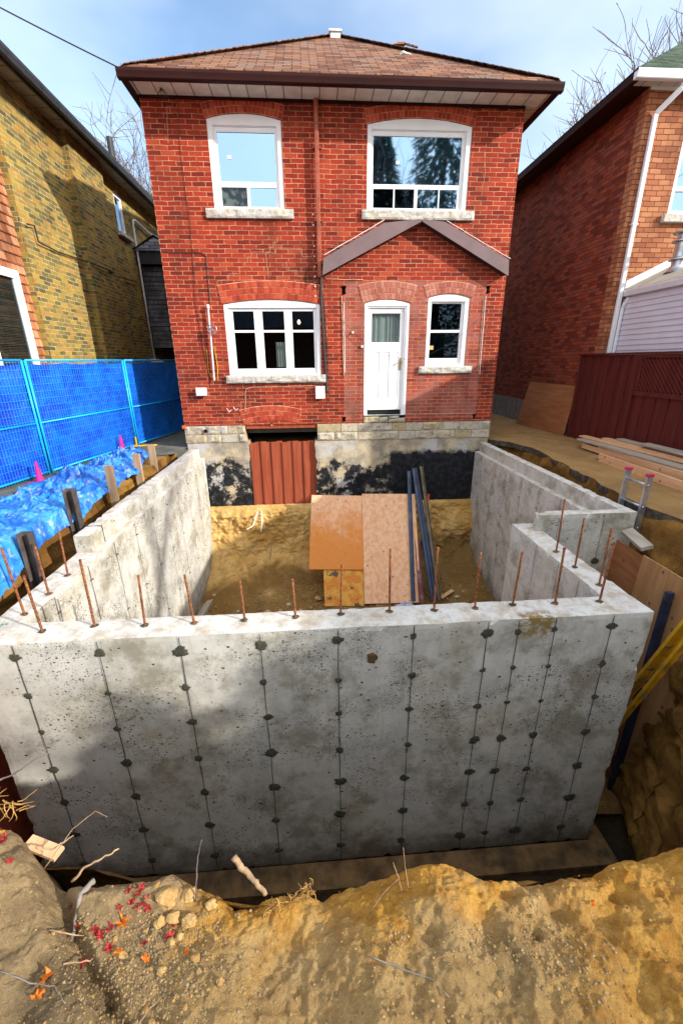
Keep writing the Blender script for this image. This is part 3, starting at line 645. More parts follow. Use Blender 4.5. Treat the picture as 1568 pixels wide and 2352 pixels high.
# driveway slab on the right with a broken edge, alley paving on the left
edge = [(4.0, 9.45), (4.35, 9.1), (4.60, 8.35), (4.50, 7.6), (4.38, 6.8), (4.28, 6.0), (4.14, 5.07), (4.12, 4.6), (4.18, 4.15), (4.22, 3.2), (4.3, 2.4)]
es = smooth_closed(edge, 0.06); ex = es[:, 0] + 0.035 * fbm(np.arange(len(es)) * 0.06, 0, 0, 3, 4, 103)
poly = list(zip(ex.tolist(), es[:, 1].tolist())) + [(4.6, -4), (6.35, -4), (6.35, 18), (3.98, 18)]
g = G(); g.plate(poly, [], GZ, GZ + 0.003, 'z'); top = struct(g.build('driveway', M['slab'], org=(5, 6, GZ)))
g = G(); g.plate(poly, [], GZ - 0.11, GZ - 0.0005, 'z'); struct(g.build('driveway_edge', M['slab_edge'], org=(5, 6, GZ - .12)))
g = G(); g.plate([(-2.74, 8.6), (-2.74, 18), (-4.8, 18), (-4.8, 3.0), (-4.2, 3), (-3.6, 7.4), (-3.15, 8.4)], [], GZ, GZ + 0.004, 'z')
struct(g.build('alley_path', M['alley'], org=(-3.6, 12, GZ)))

# ================================================================= main house
H = thing('brick_house', 'red brick house with white windows and back door, in the middle above the pit', 'house', (0.62, 9.2, -3.25))
Yh = 9.2
W1 = arch(-1.66, -0.38, 2.63, 3.95, 4.03); W2 = arch(1.14, 3.04, 2.64, 3.93, 4.03); W3 = arch(-1.67, 0.22, -0.27, 1.06, 1.14); W4 = arch(2.41, 3.27, -0.13, 1.17, 1.245)
DO = arch(1.12, 2.04, -1.29, 1.07, 1.14)
def ragged(x0, x1, z0, z1): return [(x0, z0), (x1 + .01, z0 + .02), (x1, (z0 + z1) / 2), (x1 + .02, z1), (x0 - .01, z1 - .01), (x0 + .015, (z0 + z1) / 2)]
putlog = [ragged(0.655, 0.735, 1.22, 1.39), ragged(3.58, 3.66, 1.24, 1.40), ragged(0.64, 0.72, -1.27, -1.15), ragged(3.55, 3.62, -1.27, -1.14)]
outer = [(-2.73, -1.29), (1.12, -1.29)]
g = G(); DO2 = arch(1.12, 2.04, -1.286, 1.07, 1.14)
g.plate([(-2.73, -1.29), (3.97, -1.29), (3.97, 4.27), (-2.73, 4.27)], [W1, W2, W3, W4, DO2] + putlog, Yh, Yh + 0.25, 'y')
g.box(-2.73, -2.48, Yh + .25, 18, -1.29, 4.27); g.box(3.72, 3.97, Yh + .25, 18, -1.29, 4.27); g.box(-2.73, 3.97, 18, 18.25, -1.29, 4.27)
g.build('wall', M['brick_red'], H)
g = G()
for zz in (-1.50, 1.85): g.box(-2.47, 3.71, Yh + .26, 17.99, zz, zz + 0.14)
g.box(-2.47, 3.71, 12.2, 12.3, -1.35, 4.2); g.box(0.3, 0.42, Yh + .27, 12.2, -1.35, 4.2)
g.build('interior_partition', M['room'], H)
for h in putlog:
    xs_ = [p[0] for p in h]; zs_ = [p[1] for p in h]; G().box(min(xs_) - .02, max(xs_) + .02, Yh + .10, Yh + .12, min(zs_) - .02, max(zs_) + .02).build('putlog_hole', M['void'], H)

# brick arches
def voussoirs(x0, x1, zs, zt, rows, proud=0.012, bw=0.075, rh=0.108, ext=0.0, mat='vous'):
    hw = (x1 - x0) / 2; rise = zt - zs; rr = (hw * hw + rise * rise) / (2 * rise); cz = zt - rr; xc = (x0 + x1) / 2
    a = math.asin(min(1, hw / rr)); gm = G(); gb = G(); n0 = 40
    ri, ro = rr, rr + rows * rh + 0.006
    arc = [(xc + r * math.sin(t), cz + r * math.cos(t)) for r, rng in ((ri, range(n0 + 1)), (ro, reversed(range(n0 + 1)))) for t in [-a + 2 * a * q / n0 for q in rng]]
    gm.plate(arc, [], Yh - 0.004, Yh + 0.05, 'y'); gm.build('arch_mortar', M['mortar'], H)
    for k in range(rows):
        r0 = rr + k * rh + 0.006; r1 = r0 + rh - 0.010; n = int(round(2 * a * (r0 + r1) / 2 / bw))
        for i in range(n):
            t0 = -a + 2 * a * i / n; t1 = t0 + 2 * a / n; gp = 0.0045 / r0; t0 += gp; t1 -= gp
            j = random.uniform(-.002, .002); y0 = Yh - proud + random.uniform(-.003, .002)
            p = [(xc + r * math.sin(t), cz + r * math.cos(t)) for r, t in ((r0 + j, t0), (r0 + j, t1), (r1 + j, t1), (r1 + j, t0))]
            gb.hexa([(p[0][0], y0, p[0][1]), (p[1][0], y0, p[1][1]), (p[1][0], Yh + .04, p[1][1]), (p[0][0], Yh + .04, p[0][1]), (p[3][0], y0, p[3][1]), (p[2][0], y0, p[2][1]), (p[2][0], Yh + .04, p[2][1]), (p[3][0], Yh + .04, p[3][1])])
    gb.build('brick_arch', M[mat], H, bevel=0.0015)
voussoirs(-1.68, -0.36, 3.955, 4.035, 2, rh=.10); voussoirs(1.12, 3.06, 3.935, 4.035, 2, rh=.10)
voussoirs(-1.70, 0.24, 1.065, 1.145, 3); voussoirs(1.08, 2.08, 1.075, 1.145, 3, mat='vous2'); voussoirs(2.37, 3.31, 1.175, 1.25, 2, mat='vous2')
voussoirs(-1.47, -0.30, -1.27, -1.19, 3, rh=.10)

# rough-faced stones
def rock(g, x0, x1, z0, z1, yf, yb, amp=0.02, seed=0, nx_=7, nz_=4):
    u = np.linspace(0, 1, nx_); v = np.linspace(0, 1, nz_); U, V_ = np.meshgrid(u, v)
    X = x0 + (x1 - x0) * U; Z = z0 + (z1 - z0) * V_
    ed = np.minimum(np.minimum(U, 1 - U) * (nx_ - 1), np.minimum(V_, 1 - V_) * (nz_ - 1)); ed = np.clip(ed, 0, 1)
    Y = yf - (amp * (0.6 + 0.9 * fbm(X * 1.0 + seed * 3.3, 0, Z * 1.0, 9, 3, seed))) * ed
    b = len(g.v); g.grid(X, Y, Z)
    idx = np.arange(nx_ * nz_).reshape(nz_, nx_)
    border = list(idx[0, :]) + list(idx[1:, -1]) + list(idx[-1, -2::-1]) + list(idx[-2:0:-1, 0])
    n = len(border); bb = len(g.v)
    g.v.extend([(g.v[b + i][0], yb, g.v[b + i][2]) for i in border])
    for q in range(n): g.f.append((b + border[q], b + border[(q + 1) % n], bb + (q + 1) % n, bb + q)); g.m.append(g.cm)
def sill(x0, x1, z0, z1, name='window_sill'):
    g = G(); rock(g, x0, x1, z0, z1, Yh - 0.055, Yh + 0.05, 0.018, int(abs(x0) * 10), 40, 6); return g.build(name, M['sill'], H)
for s_ in ((-1.81, -0.22, 2.485, 2.632), (1.05, 3.19, 2.49, 2.642), (-1.74, 0.31, -0.42, -0.268), (2.28, 3.42, -0.27, -0.128)): sill(*s_)
G().box(-2.72, -1.46, Yh + .02, Yh + .3, -1.67, -1.291).build('mortar_bed', M['mortar'], H)
G().box(0.115, 3.965, Yh + .02, Yh + .3, -1.67, -1.291).build('mortar_bed', M['mortar'], H)
q = 0
for (a, b) in ((-2.74, -1.45), (0.10, 3.98)):
    g = G()
    for row in range(2):
        x = a; z0 = -1.66 + row * 0.185; 
        while x < b - 0.05:
            wd = random.choice((0.30, 0.38, 0.46, 0.52)); wd = min(wd, b - x)
            if b - x - wd < 0.15: wd = b - x
            q += 1; rock(g, x + 0.006, x + wd - 0.006, z0 + 0.006, z0 + 0.179, Yh - 0.004, Yh + 0.1, random.choice((0.004, 0.022, 0.028)) if a < 0 or x < 1.0 else random.choice((0.004, 0.006, 0.02)), q, 9, 6)
            x += wd
    g.build('stone_course', M['stone'], H)
# vent hole in the left stones
G().lathe([(0.038, 0), (0.038, 0.02), (0.0, 0.02)], (-2.29, Yh - 0.045, -1.395), 14, 'y').build('pipe_hole', M['void'], H, recalc=False)
# broken stones under the door
g = G()
for i, (a, b, z0, z1) in enumerate(((1.13, 1.45, -1.285, -1.16), (1.46, 1.66, -1.285, -1.17), (1.67, 2.03, -1.285, -1.20), (1.68, 1.9, -1.195, -1.15))): rock(g, a, b, z0, z1, Yh - .01, Yh + .2, 0.03, 40 + i, 9, 6)
g.build('door_footing_stone', M['stone'], H)
# tarred foundation below
def jagx(x, z0, z1, s, n=14): return [(x + 0.03 * float(vnoise(s + i * 1.3, 0, 0)), z0 + (z1 - z0) * i / n) for i in range(n + 1)]
lf = [(-2.72, -3.3)] + [(p[0], p[1]) for p in jagx(-1.42, -3.3, -1.66, 3)] + [(-2.72, -1.66)]
rf = [(3.96, -3.3), (3.96, -1.66)] + list(reversed(jagx(0.06, -3.3, -1.66, 9)))
G().plate(lf, [], Yh + 0.012, Yh + 0.5, 'y').build('foundation_wall', M['tar'], H)
G().plate(rf, [], Yh + 0.012, Yh + 0.5, 'y').build('foundation_wall', M['tar'], H)
g = G(); g.box(-2.72, -2.3, Yh + .5, 18, -3.3, -1.3); g.box(3.55, 3.96, Yh + .5, 18, -3.3, -1.3); g.box(-2.3, 3.55, 11.4, 11.5, -3.6, -1.5)
g.build('foundation_wall', M['void'], H)
G().box(-1.44, 0.10, Yh + 0.03, Yh + 0.14, -1.375, -1.295).build('timber_lintel', M['board_red'], H)
G().box(-0.90, -0.86, Yh + 0.0, Yh + 0.05, -1.31, -1.26).build('timber_wedge', M['lumber'], H)

# windows
def frame_mesh(outer, holes, y0, y1): return G().plate(outer, holes, y0, y1, 'y')
def window(label, outer, trim_in, sash_out, panes, glass, y=9.235, bars=()):
    f = frame_mesh(outer, [sash_out], y, y + 0.10).build('window', M['white'], H, bevel=0.002)
    f['label'] = label
    xs_ = [p[0] for p in outer]; zs_ = [p[1] for p in outer]
    g = frame_mesh([(x * 1.0, z) for x, z in outer], [trim_in], y - 0.022, y - 0.0005); g.build('casing', M['white'], f, bevel=0.003)
    g = frame_mesh(sash_out, panes, y + 0.018, y + 0.055); g.build('sash', M['white'], f, bevel=0.002)
    for i, p in enumerate(panes):
        x0, z0 = p[0]; x1, z1 = p[2]; gg = glass[i] if isinstance(glass, (list, tuple)) else glass
        G().add([(x0 - .005, y + .036, z0 - .005), (x1 + .005, y + .036, z0 - .005), (x1 + .005, y + .036, z1 + .005), (x0 - .005, y + .036, z1 + .005)], [(0, 1, 2, 3)]).build('pane', gg, f, recalc=False)
    g = G()
    for b in bars: g.box(b[0], b[1], y + .012, y + .05, b[2], b[3])
    if bars: g.build('glazing_bar', M['white'], f)
    return f
HI, LO = M['glass_hi'], M['glass_lo']
w1 = window('upper left window, mirrored sky above two small lower panes', W1, rect(-1.57, -0.46, 2.66, 3.87), rect(-1.56, -0.47, 2.65, 3.86), [rect(-1.515, -0.505, 3.07, 3.79), rect(-1.515, -1.055, 2.69, 2.985), rect(-1.005, -0.525, 2.69, 2.985)], [HI, LO, HI])
w2 = window('wide upper right window mirroring trees', W2, rect(1.215, 2.95, 2.67, 3.87), rect(1.22, 2.94, 2.66, 3.86), [rect(1.255, 2.885, 3.07, 3.79), rect(1.265, 2.04, 2.70, 3.00), rect(2.10, 2.86, 2.70, 3.00)], [HI, LO, M['glass_hi']], bars=((1.645, 1.67, 2.70, 3.0), (2.50, 2.52, 2.70, 3.0)))
w3 = window('three part casement window of the ground floor', W3, rect(-1.60, 0.15, -0.24, 1.0), rect(-1.59, 0.14, -0.235, 0.99), [rect(a, b, c, d_) for a, b in ((-1.51, -1.10), (-0.93, -0.50), (-0.34, 0.09)) for c, d_ in ((-0.14, 0.55), (0.595, 0.94))], LO, bars=((-1.025, -1.005, -0.2, 0.96), (-0.43, -0.41, -0.2, 0.96)))
w4 = window('small sash window right of the door', W4, rect(2.47, 3.18, -0.09, 1.11), rect(2.465, 3.17, -0.085, 1.105), [rect(2.50, 3.12, 0.03, 0.53), rect(2.50, 3.12, 0.58, 1.075)], LO)
def lace():
    t = Mt('mottled_lace_blind'); c = t.mix(t.mr(t.noise(9, 4), 0.42, 0.55), (0.45, 0.42, 0.34), (0.06, 0.06, 0.06)); return t.out(c, 0.9)
M['lace'] = lace()
G().box(-1.52, -1.05, 9.30, 9.31, 2.68, 2.99).build('lace_blind', M['lace'], w1)
M['sticker'] = simple('paper_sticker', (0.75, 0.76, 0.74), 0.8)
G().box(-1.36, -1.29, 9.262, 9.268, 3.41, 3.46).build('window_sticker', M['sticker'], w1)
G().box(1.68, 1.74, 9.262, 9.268, 3.38, 3.43).build('window_sticker', M['sticker'], w2)
G().box(2.505, 2.59, 9.262, 9.268, 0.20, 0.28).build('window_sticker', simple('tan_paper_note', (0.55, 0.36, 0.14), 0.8), w4)
# lit bulb inside the ground floor room
t = Mt('lit_bulb'); em = t.n('Emission'); em.inputs[0].default_value = (1, 0.55, 0.18, 1); em.inputs[1].default_value = 14; o_ = t.n('OutputMaterial'); t.t.links.new(em.outputs[0], o_.inputs[0])
bl = thing('light_bulb', 'small glowing bulb hanging behind the right casement pane', 'light bulb', (-0.22, 9.9, 0.70))
G().lathe([(0.001, -.05), (0.022, -.035), (0.03, -.01), (0.02, .02), (0.012, .035)], (-0.22, 9.9, 0.80), 12).build('bulb_glass', t.m, bl, smooth=True)
G().tube([(-0.22, 9.9, 0.83), (-0.22, 9.9, 1.83)], 0.004, 6).build('flex_cord', M['black'], bl)
# things standing in the room behind the casements
cu = thing('net_curtain', 'pale curtain panel hanging inside the middle casement window', 'curtain', (-0.6, 9.6, -0.2))
u = np.linspace(0, 1, 40); U, Vv = np.meshgrid(u, np.linspace(0, 1, 6)); G().grid(-0.72 + U * .26, 9.62 + .015 * np.sin(U * 30), -0.12 + Vv * .5).build('fabric_panel', M['curtain'], cu, smooth=True, recalc=False)

# door
D = G().plate(arch(1.12, 2.04, -1.13, 1.07, 1.14), [rect(1.195, 1.945, -1.129, 1.0)], 9.225, 9.33, 'y').build('door_frame', M['white'], H, bevel=0.003)
G().plate(arch(1.12, 2.04, -1.13, 1.07, 1.14), [rect(1.165, 1.985, -1.129, 1.03)], 9.205, 9.2245, 'y').build('casing', M['white'], D, bevel=0.003)
DR = G().plate(rect(1.20, 1.94, -1.02, 0.995), [rect(1.28, 1.86, 0.35, 0.89)], 9.275, 9.315, 'y').build('door', M['white'], H, bevel=0.002)
DR['label'] = 'white panelled back door with a curtained top light'
g = G().plate(rect(1.20, 1.94, -1.02, 0.995), [rect(1.27, 1.87, 0.34, 0.90), rect(1.33, 1.45, -0.78, 0.16), rect(1.53, 1.66, -0.78, 0.16), rect(1.74, 1.86, -0.78, 0.16)], 9.262, 9.2745, 'y'); g.build('raised_panel', M['white'], DR, bevel=0.003)
G().add([(1.275, 9.29, .345), (1.865, 9.29, .345), (1.865, 9.29, .895), (1.275, 9.29, .895)], [(0, 1, 2, 3)]).build('pane', LO, DR, recalc=False)
U, Vv = np.meshgrid(np.linspace(0, 1, 90), np.linspace(0, 1, 5)); G().grid(1.31 + U * .55, 9.35 + .012 * np.sin(U * 34 + 2 * np.sin(U * 9)), 0.34 + Vv * .56).build('door_curtain', M['curtain'], DR, smooth=True, recalc=False)
g = G().box(1.872, 1.91, 9.255, 9.263, -0.20, 0.03); g.lathe([(0.010, 0), (0.010, -.03), (0.024, -.04), (0.027, -.055), (0.018, -.068), (0.001, -.07)], (1.891, 9.256, -0.03), 16, 'y'); g.build('door_handle', M['brass'], DR)
G().box(1.20, 1.94, 9.30, 9.36, -1.128, -1.022).build('threshold_gap', M['void'], H)

# gabled flashing of the removed porch
gl = [(0.31, 1.82), (1.45, 2.395), (2.09, 2.462), (2.155, 2.455), (2.14, 2.42), (0.28, 1.535)]
gr = [(2.155, 2.455), (2.20, 2.462), (2.60, 2.42), (3.90, 1.81), (3.925, 1.535), (2.17, 2.42)]
GB = G().plate(gl, [], 9.0, 9.012, 'y').build('gable_fascia', M['mauve'], H)
G().plate(gr, [], 9.0, 9.012, 'y').build('gable_fascia', M['mauve'], H)
g = G(); g.hexa([(0.31, 9.013, 1.56), (2.155, 9.013, 2.435), (2.155, 9.199, 2.435), (0.31, 9.199, 1.56), (0.33, 9.013, 1.81), (1.45, 9.013, 2.37), (1.45, 9.199, 2.37), (0.33, 9.199, 1.81)])
g.hexa([(2.16, 9.013, 2.435), (3.90, 9.013, 1.56), (3.90, 9.199, 1.56), (2.16, 9.199, 2.435), (2.60, 9.013, 2.39), (3.88, 9.013, 1.79), (3.88, 9.199, 1.79), (2.60, 9.199, 2.39)])
g.build('gable_soffit', M['black'], H)

# roof, gutters, soffit
A = Vector((0.77, 12.3, 6.80)); ex0, ex1, ey, ez = -2.80, 4.30, 8.66, 4.32
g = G(); g.add([(ex0, ey, ez), (ex1, ey, ez), A], [(0, 1, 2)]); g.build('roof', M['roof'], H, recalc=False)
g = G(); Bk = Vector((0.77, 15.0, 6.80))
g.add([(ex0, ey, ez), A, Bk, (ex0, 18.6, ez)], [(0, 1, 2, 3)]); g.add([(ex1, ey, ez), (ex1, 18.6, ez), Bk, A], [(0, 1, 2, 3)]); g.add([(ex0, 18.6, ez), Bk, (ex1, 18.6, ez)], [(0, 1, 2)])
g.build('roof', shinglemat('side_slope_shingle', [(0, (0.12, 0.05, 0.035)), (1, (0.28, 0.12, 0.08))], 0.3, 0.135, 0.009, 1 / 0.56, 1), H, recalc=False)
g = G()
for P0 in (Vector((ex0, ey, ez)), Vector((ex1, ey, ez))):
    dv_ = A - P0; n = 30
    for i in range(n):
        a = P0 + dv_ * (i / n); b = P0 + dv_ * ((i + 1.15) / n); g.bar(a + Vector((0, 0, .005)), b + Vector((0, 0, .012)), 0.24, 0.010)
g.build('hip_cap', M['roof'], H)
g = G()
for i in range(26):     # drip row of tabs along the eave, slightly uneven
    x0 = ex0 + 0.02 + i * (ex1 - ex0 - .04) / 26; zz = random.uniform(-.006, .006)
    g.hexa([(x0, ey - .03, ez - .005 + zz), (x0 + .262, ey - .03, ez - .005 + zz), (x0 + .262, ey + .14, ez + .11), (x0, ey + .14, ez + .11), (x0, ey - .03, ez + .008 + zz), (x0 + .262, ey - .03, ez + .008 + zz), (x0 + .262, ey + .14, ez + .122), (x0, ey + .14, ez + .122)])
g.build('eave_shingle', M['roof'], H)
def gutter_prof(y, z, h=0.12, d_=0.11): return [(y + .09, z), (y + .03, z - .0), (y + .02, z + .01), (y + .012, z + .045), (y, z + .085), (y, z + h), (y + .012, z + h), (y + .012, z + h - .02), (y + d_ - .008, z + h - .02), (y + d_ - .008, z + h + .0), (y + d_, z + h), (y + d_, z)]
def gutter_x(x0, x1, y, z, mat, parent):
    pr = gutter_prof(y, z); n = len(pr); g = G(); g.add([(x0, a, b) for a, b in pr] + [(x1, a, b) for a, b in pr], [(i, (i + 1) % n, (i + 1) % n + n, i + n) for i in range(n)] + [tuple(range(n)), tuple(range(n, 2 * n))]); return g.build('gutter', mat, parent)
def gutter_y(y0, y1, x, z, s, mat, parent):
    pr = [(x + s * (a), b) for a, b in gutter_prof(0, z)]; n = len(pr); g = G(); g.add([(a, y0, b) for a, b in pr] + [(a, y1, b) for a, b in pr], [(i, (i + 1) % n, (i + 1) % n + n, i + n) for i in range(n)] + [tuple(range(n)), tuple(range(n, 2 * n))]); return g.build('gutter', mat, parent)
gutter_x(-2.86, 4.345, 8.60, 4.18, M['brown_al'], H)
gutter_y(8.71, 18.4, -2.86, 4.18, 1, M['brown_al'], H); gutter_y(8.71, 18.4, 4.345, 4.18, -1, M['brown_al'], H)
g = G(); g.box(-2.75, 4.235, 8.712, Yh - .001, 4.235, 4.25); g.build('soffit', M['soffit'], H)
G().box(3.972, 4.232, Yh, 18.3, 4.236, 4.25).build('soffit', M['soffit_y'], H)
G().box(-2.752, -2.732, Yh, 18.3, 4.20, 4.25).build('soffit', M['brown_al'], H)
G().box(-2.72, 3.96, Yh - .03, Yh - .001, 4.195, 4.234).build('frieze_moulding', M['brown_al'], H)
g = G(); g.box(.66, .88, 12.0, 12.2, 6.60, 6.70); g.box(.63, .91, 11.97, 12.23, 6.701, 6.735); g.build('roof_vent', M['greybox'], H)
g = G(); g.box(1.95, 2.10, 11.0, 11.1, 5.93, 6.03); g.tube([(1.88, 11.0, 5.98), (2.1, 10.98, 5.99), (2.35, 10.9, 5.90)], .02); g.build('broken_ridge_piece', M['roof'], H)
g = G(); g.tube([(1.85, 10.1, 5.35), (1.90, 10.08, 5.38), (1.97, 10.08, 5.36), (2.05, 10.06, 5.34)], [.02, .025, .02, .012]); g.build('roof_debris', M['greybox'], H)

# downpipe and fixtures
g = G(); g.box(0.195, 0.27, 9.085, 9.15, 1.52, 4.22)
for zz in (3.3, 2.3): g.box(0.19, 0.275, 9.08, 9.156, zz, zz + .03)
g.build('downpipe', M['pipe_red'], H, bevel=0.01)
g = G()
for zz in (3.55, 2.45, 1.75): g.box(0.15, 0.315, 9.15, 9.199, zz, zz + .02)
g.build('pipe_bracket', M['pipe_red'], H)
g = G(); g.tube([(0.26, 9.16, 1.6), (0.25, 9.17, 1.2), (0.28, 9.17, 0.5), (0.31, 9.17, -.2), (0.33, 9.17, -.62)], .022, 8); g.tube([(0.22, 9.18, 2.5), (0.20, 9.18, 1.9), (0.235, 9.18, 1.5), (0.30, 9.18, 1.1), (0.36, 9.18, 0.2), (0.37, 9.18, -.85)], .009, 6)
g.build('black_cable', M['black'], H)
for i in range(9): z_ = 2.55 - i * .17; G().box(0.13, 0.15, 9.17, 9.198, z_, z_ + .025).build('cable_clip', M['sticker'], H)
for (a, b, c, d_) in ((-2.37, -2.17, -0.655, -0.50), (0.09, 0.28, -0.75, -0.50)):
    g = G().box(a, b, 9.10, 9.199, c, d_); o = g.build('junction_box', M['greybox'], H, bevel=.006); G().box(a - .004, b + .004, 9.09, 9.0995, c - .004, d_ + .004).build('box_lid', M['greybox'], o, bevel=.003)
g = G(); g.tube([(-1.955, 9.14, 1.0), (-1.965, 9.14, .4), (-1.985, 9.14, -.36)], .018, 10); g.lathe([(0.03, -.02), (0.034, .02), (0.02, .05), (0, .055)], (-1.955, 9.14, 1.0), 12); g.build('service_conduit', M['greybox'], H)
g = G(); n = 20
g.tube([(-1.90 + .085 * math.cos(t), 9.06, .60 + .085 * math.sin(t)) for t in [2 * math.pi * i / n for i in range(n + 1)]], .009, 6)
for i in range(4): a = math.pi * i / 4; g.bar((-1.90 - .085 * math.cos(a), 9.06, .60 - .085 * math.sin(a)), (-1.90 + .085 * math.cos(a), 9.06, .60 + .085 * math.sin(a)), .008, .006)
g.tube([(-1.90, 9.03, .6), (-1.97, 9.13, .62), (-2.02, 9.15, .65)], .012, 6); g.build('clothesline_pulley', M['steel'], H)
def cable(pts, r, mat, name='wall_cable', y=9.188):
    g = G(); P = [Vector((x, y, z)) for x, z in pts]; Q = []
    for a, b in zip(P, P[1:]): Q += [a.lerp(b, k_ / 4) for k_ in range(4)]
    Q.append(P[-1]); Q = [p + Vector((random.uniform(-.004, .004), 0, random.uniform(-.004, .004))) for p in Q]
    g.tube(Q, r, 5); return g.build(name, mat, H)
cable([(-2.72, 1.94), (-2.3, 1.93), (-1.99, 1.94), (-1.9, 1.88), (-1.9, 1.62), (-1.92, 1.09), (-1.94, 1.03)], .006, M['black'])
cable([(-2.11, 4.15), (-2.15, 3.46), (-2.13, 2.49), (-2.14, 1.97), (-2.2, 1.09), (-2.15, 0.24), (-2.07, -0.24), (-2.1, -.5)], .004, M['black'])
cable([(0.09, -0.49), (-0.51, -0.5), (-1.23, -0.51), (-1.35, -0.53), (-1.38, -.6), (-1.42, -1.01)], .007, M['mortar'])
cable([(-2.08, 0.24), (-2.09, -0.18), (-2.05, -0.29), (-1.96, -.33)], .006, M['yellowp']); cable([(-1.93, 0.3), (-1.9, -0.1), (-1.93, -.36)], .006, M['yellowp'])
cable([(0.36, 1.06), (0.7, 0.72), (1.12, 0.33), (1.48, 0.12), (2.01, 0.01), (2.41, 0.07), (2.86, 0.29), (3.26, 0.59), (3.59, 0.94)], .0035, M['black'], 'slack_cord', 9.12)
cable([(0.66, 1.2), (0.675, .5), (0.69, -0.3)], .009, M['mortar'], 'caulk_line'); cable([(0.70, 1.1), (0.71, .3), (0.715, -0.24)], .006, M['white'], 'caulk_line')
cable([(3.585, 1.2), (3.6, .5), (3.615, -0.30)], .006, M['white'], 'caulk_line'); cable([(3.55, 1.15), (3.57, .3), (3.575, -0.24)], .005, M['mortar'], 'caulk_line')
cable([(2.04, -1.115), (2.8, -1.12), (3.53, -1.12)], .006, M['mortar'], 'caulk_line')
cable([(.36, 1.5), (.7, 1.49), (1.08, 1.49)], .008, M['mortar'], 'caulk_line')
def step_crack(pts, nm='repointed_crack'):   # pale stepped lines of repointed mortar
    P = []
    for (xa, za), (xb, zb_) in zip(pts, pts[1:]):
        n = max(1, int(abs(zb_ - za) / .0775))
        for i in range(n): xx = xa + (xb - xa) * i / n; zz = za + (zb_ - za) * i / n; P += [(xx, zz), (xa + (xb - xa) * (i + 1) / n, zz)]
    P.append(pts[-1]); cable(P, .0032, M['mortar'], nm, 9.199)
step_crack([(-1.70, 1.10), (-1.74, 1.47), (-1.3, 1.70), (-1.05, 1.95)]); step_crack([(-.75, 1.52), (-.78, 1.95), (-.55, 2.2)]); step_crack([(.2, 1.45), (-.2, 1.65), (-.4, 1.8)]); step_crack([(-1.05, 1.95), (-.6, 2.02), (-.1, 1.88), (.1, 1.95)])
step_crack([(-1.5, -.98), (-1.5, -.8), (-1.2, -.72)]); step_crack([(3.3, 3.0), (3.35, 3.3), (3.3, 3.6)]); step_crack([(-2.35, 3.6), (-2.3, 4.1), (-2.2, 4.15)])
for x, z in ((0.86, 0.52), (1.05, 0.25)): G().box(x, x + .045, 9.16, 9.199, z, z + .04).build('cable_fitting', M['sticker'], H)
g = G()
for x, z in ((-1.80, -.93), (-1.66, -.90)): g.tube([(x, 9.19, z), (x + .06, 9.12, z - .07), (x + .1, 9.15, z - .03)], .006, 5)
g.build('loose_wire_end', M['sticker'], H)
cable([(.40, 2.02), (.9, 2.03), (1.05, 2.1), (1.25, 2.42)], .007, M['black'])
cable([(.32, 1.87), (.9, 2.16), (1.45, 2.44)], .006, M['sticker'], 'flashing_bead', 8.99); cable([(3.92, 1.83), (3.2, 2.16), (2.62, 2.44)], .006, M['sticker'], 'flashing_bead', 8.99)
G().box(-2.76, -2.70, 9.13, 9.19, -1.33, -1.27).build('orange_tape', M['orangetag'], H)
G().box(2.62, 2.66, 9.05, 9.07, -3.12, -2.93).build('orange_marker', M['orangetag'], H)

# red boards closing the cellar opening
BB = thing('board_barrier', 'reddish brown board and batten panel closing the cellar opening under the house', 'board panel', (-0.68, 9.3, -3.2))
x = -1.40; i = 0
while x < 0.05:
    wd = 0.135; y = 9.27 if i % 2 == 0 else 9.30
    g = G(); xb = x; g.hexa([(xb, y, -3.25), (min(xb + wd, .08), y, -3.25), (min(xb + wd, .08), y + .02, -3.25), (xb, y + .02, -3.25), (xb + .005, y, -1.69 + .012 * (i % 3)), (min(xb + wd, .08), y, -1.69 + .012 * (i % 3)), (min(xb + wd, .08), y + .02, -1.69 + .012 * (i % 3)), (xb + .005, y + .02, -1.69 + .012 * (i % 3))])
    g.build('board', M['board_red'], BB, bevel=.002); x += wd - 0.015 if i % 2 else wd - .02; i += 1
g = G(); g.box(-1.42, .08, 9.33, 9.37, -2.0, -1.9); g.build('batten_rail', M['board_red'], BB)

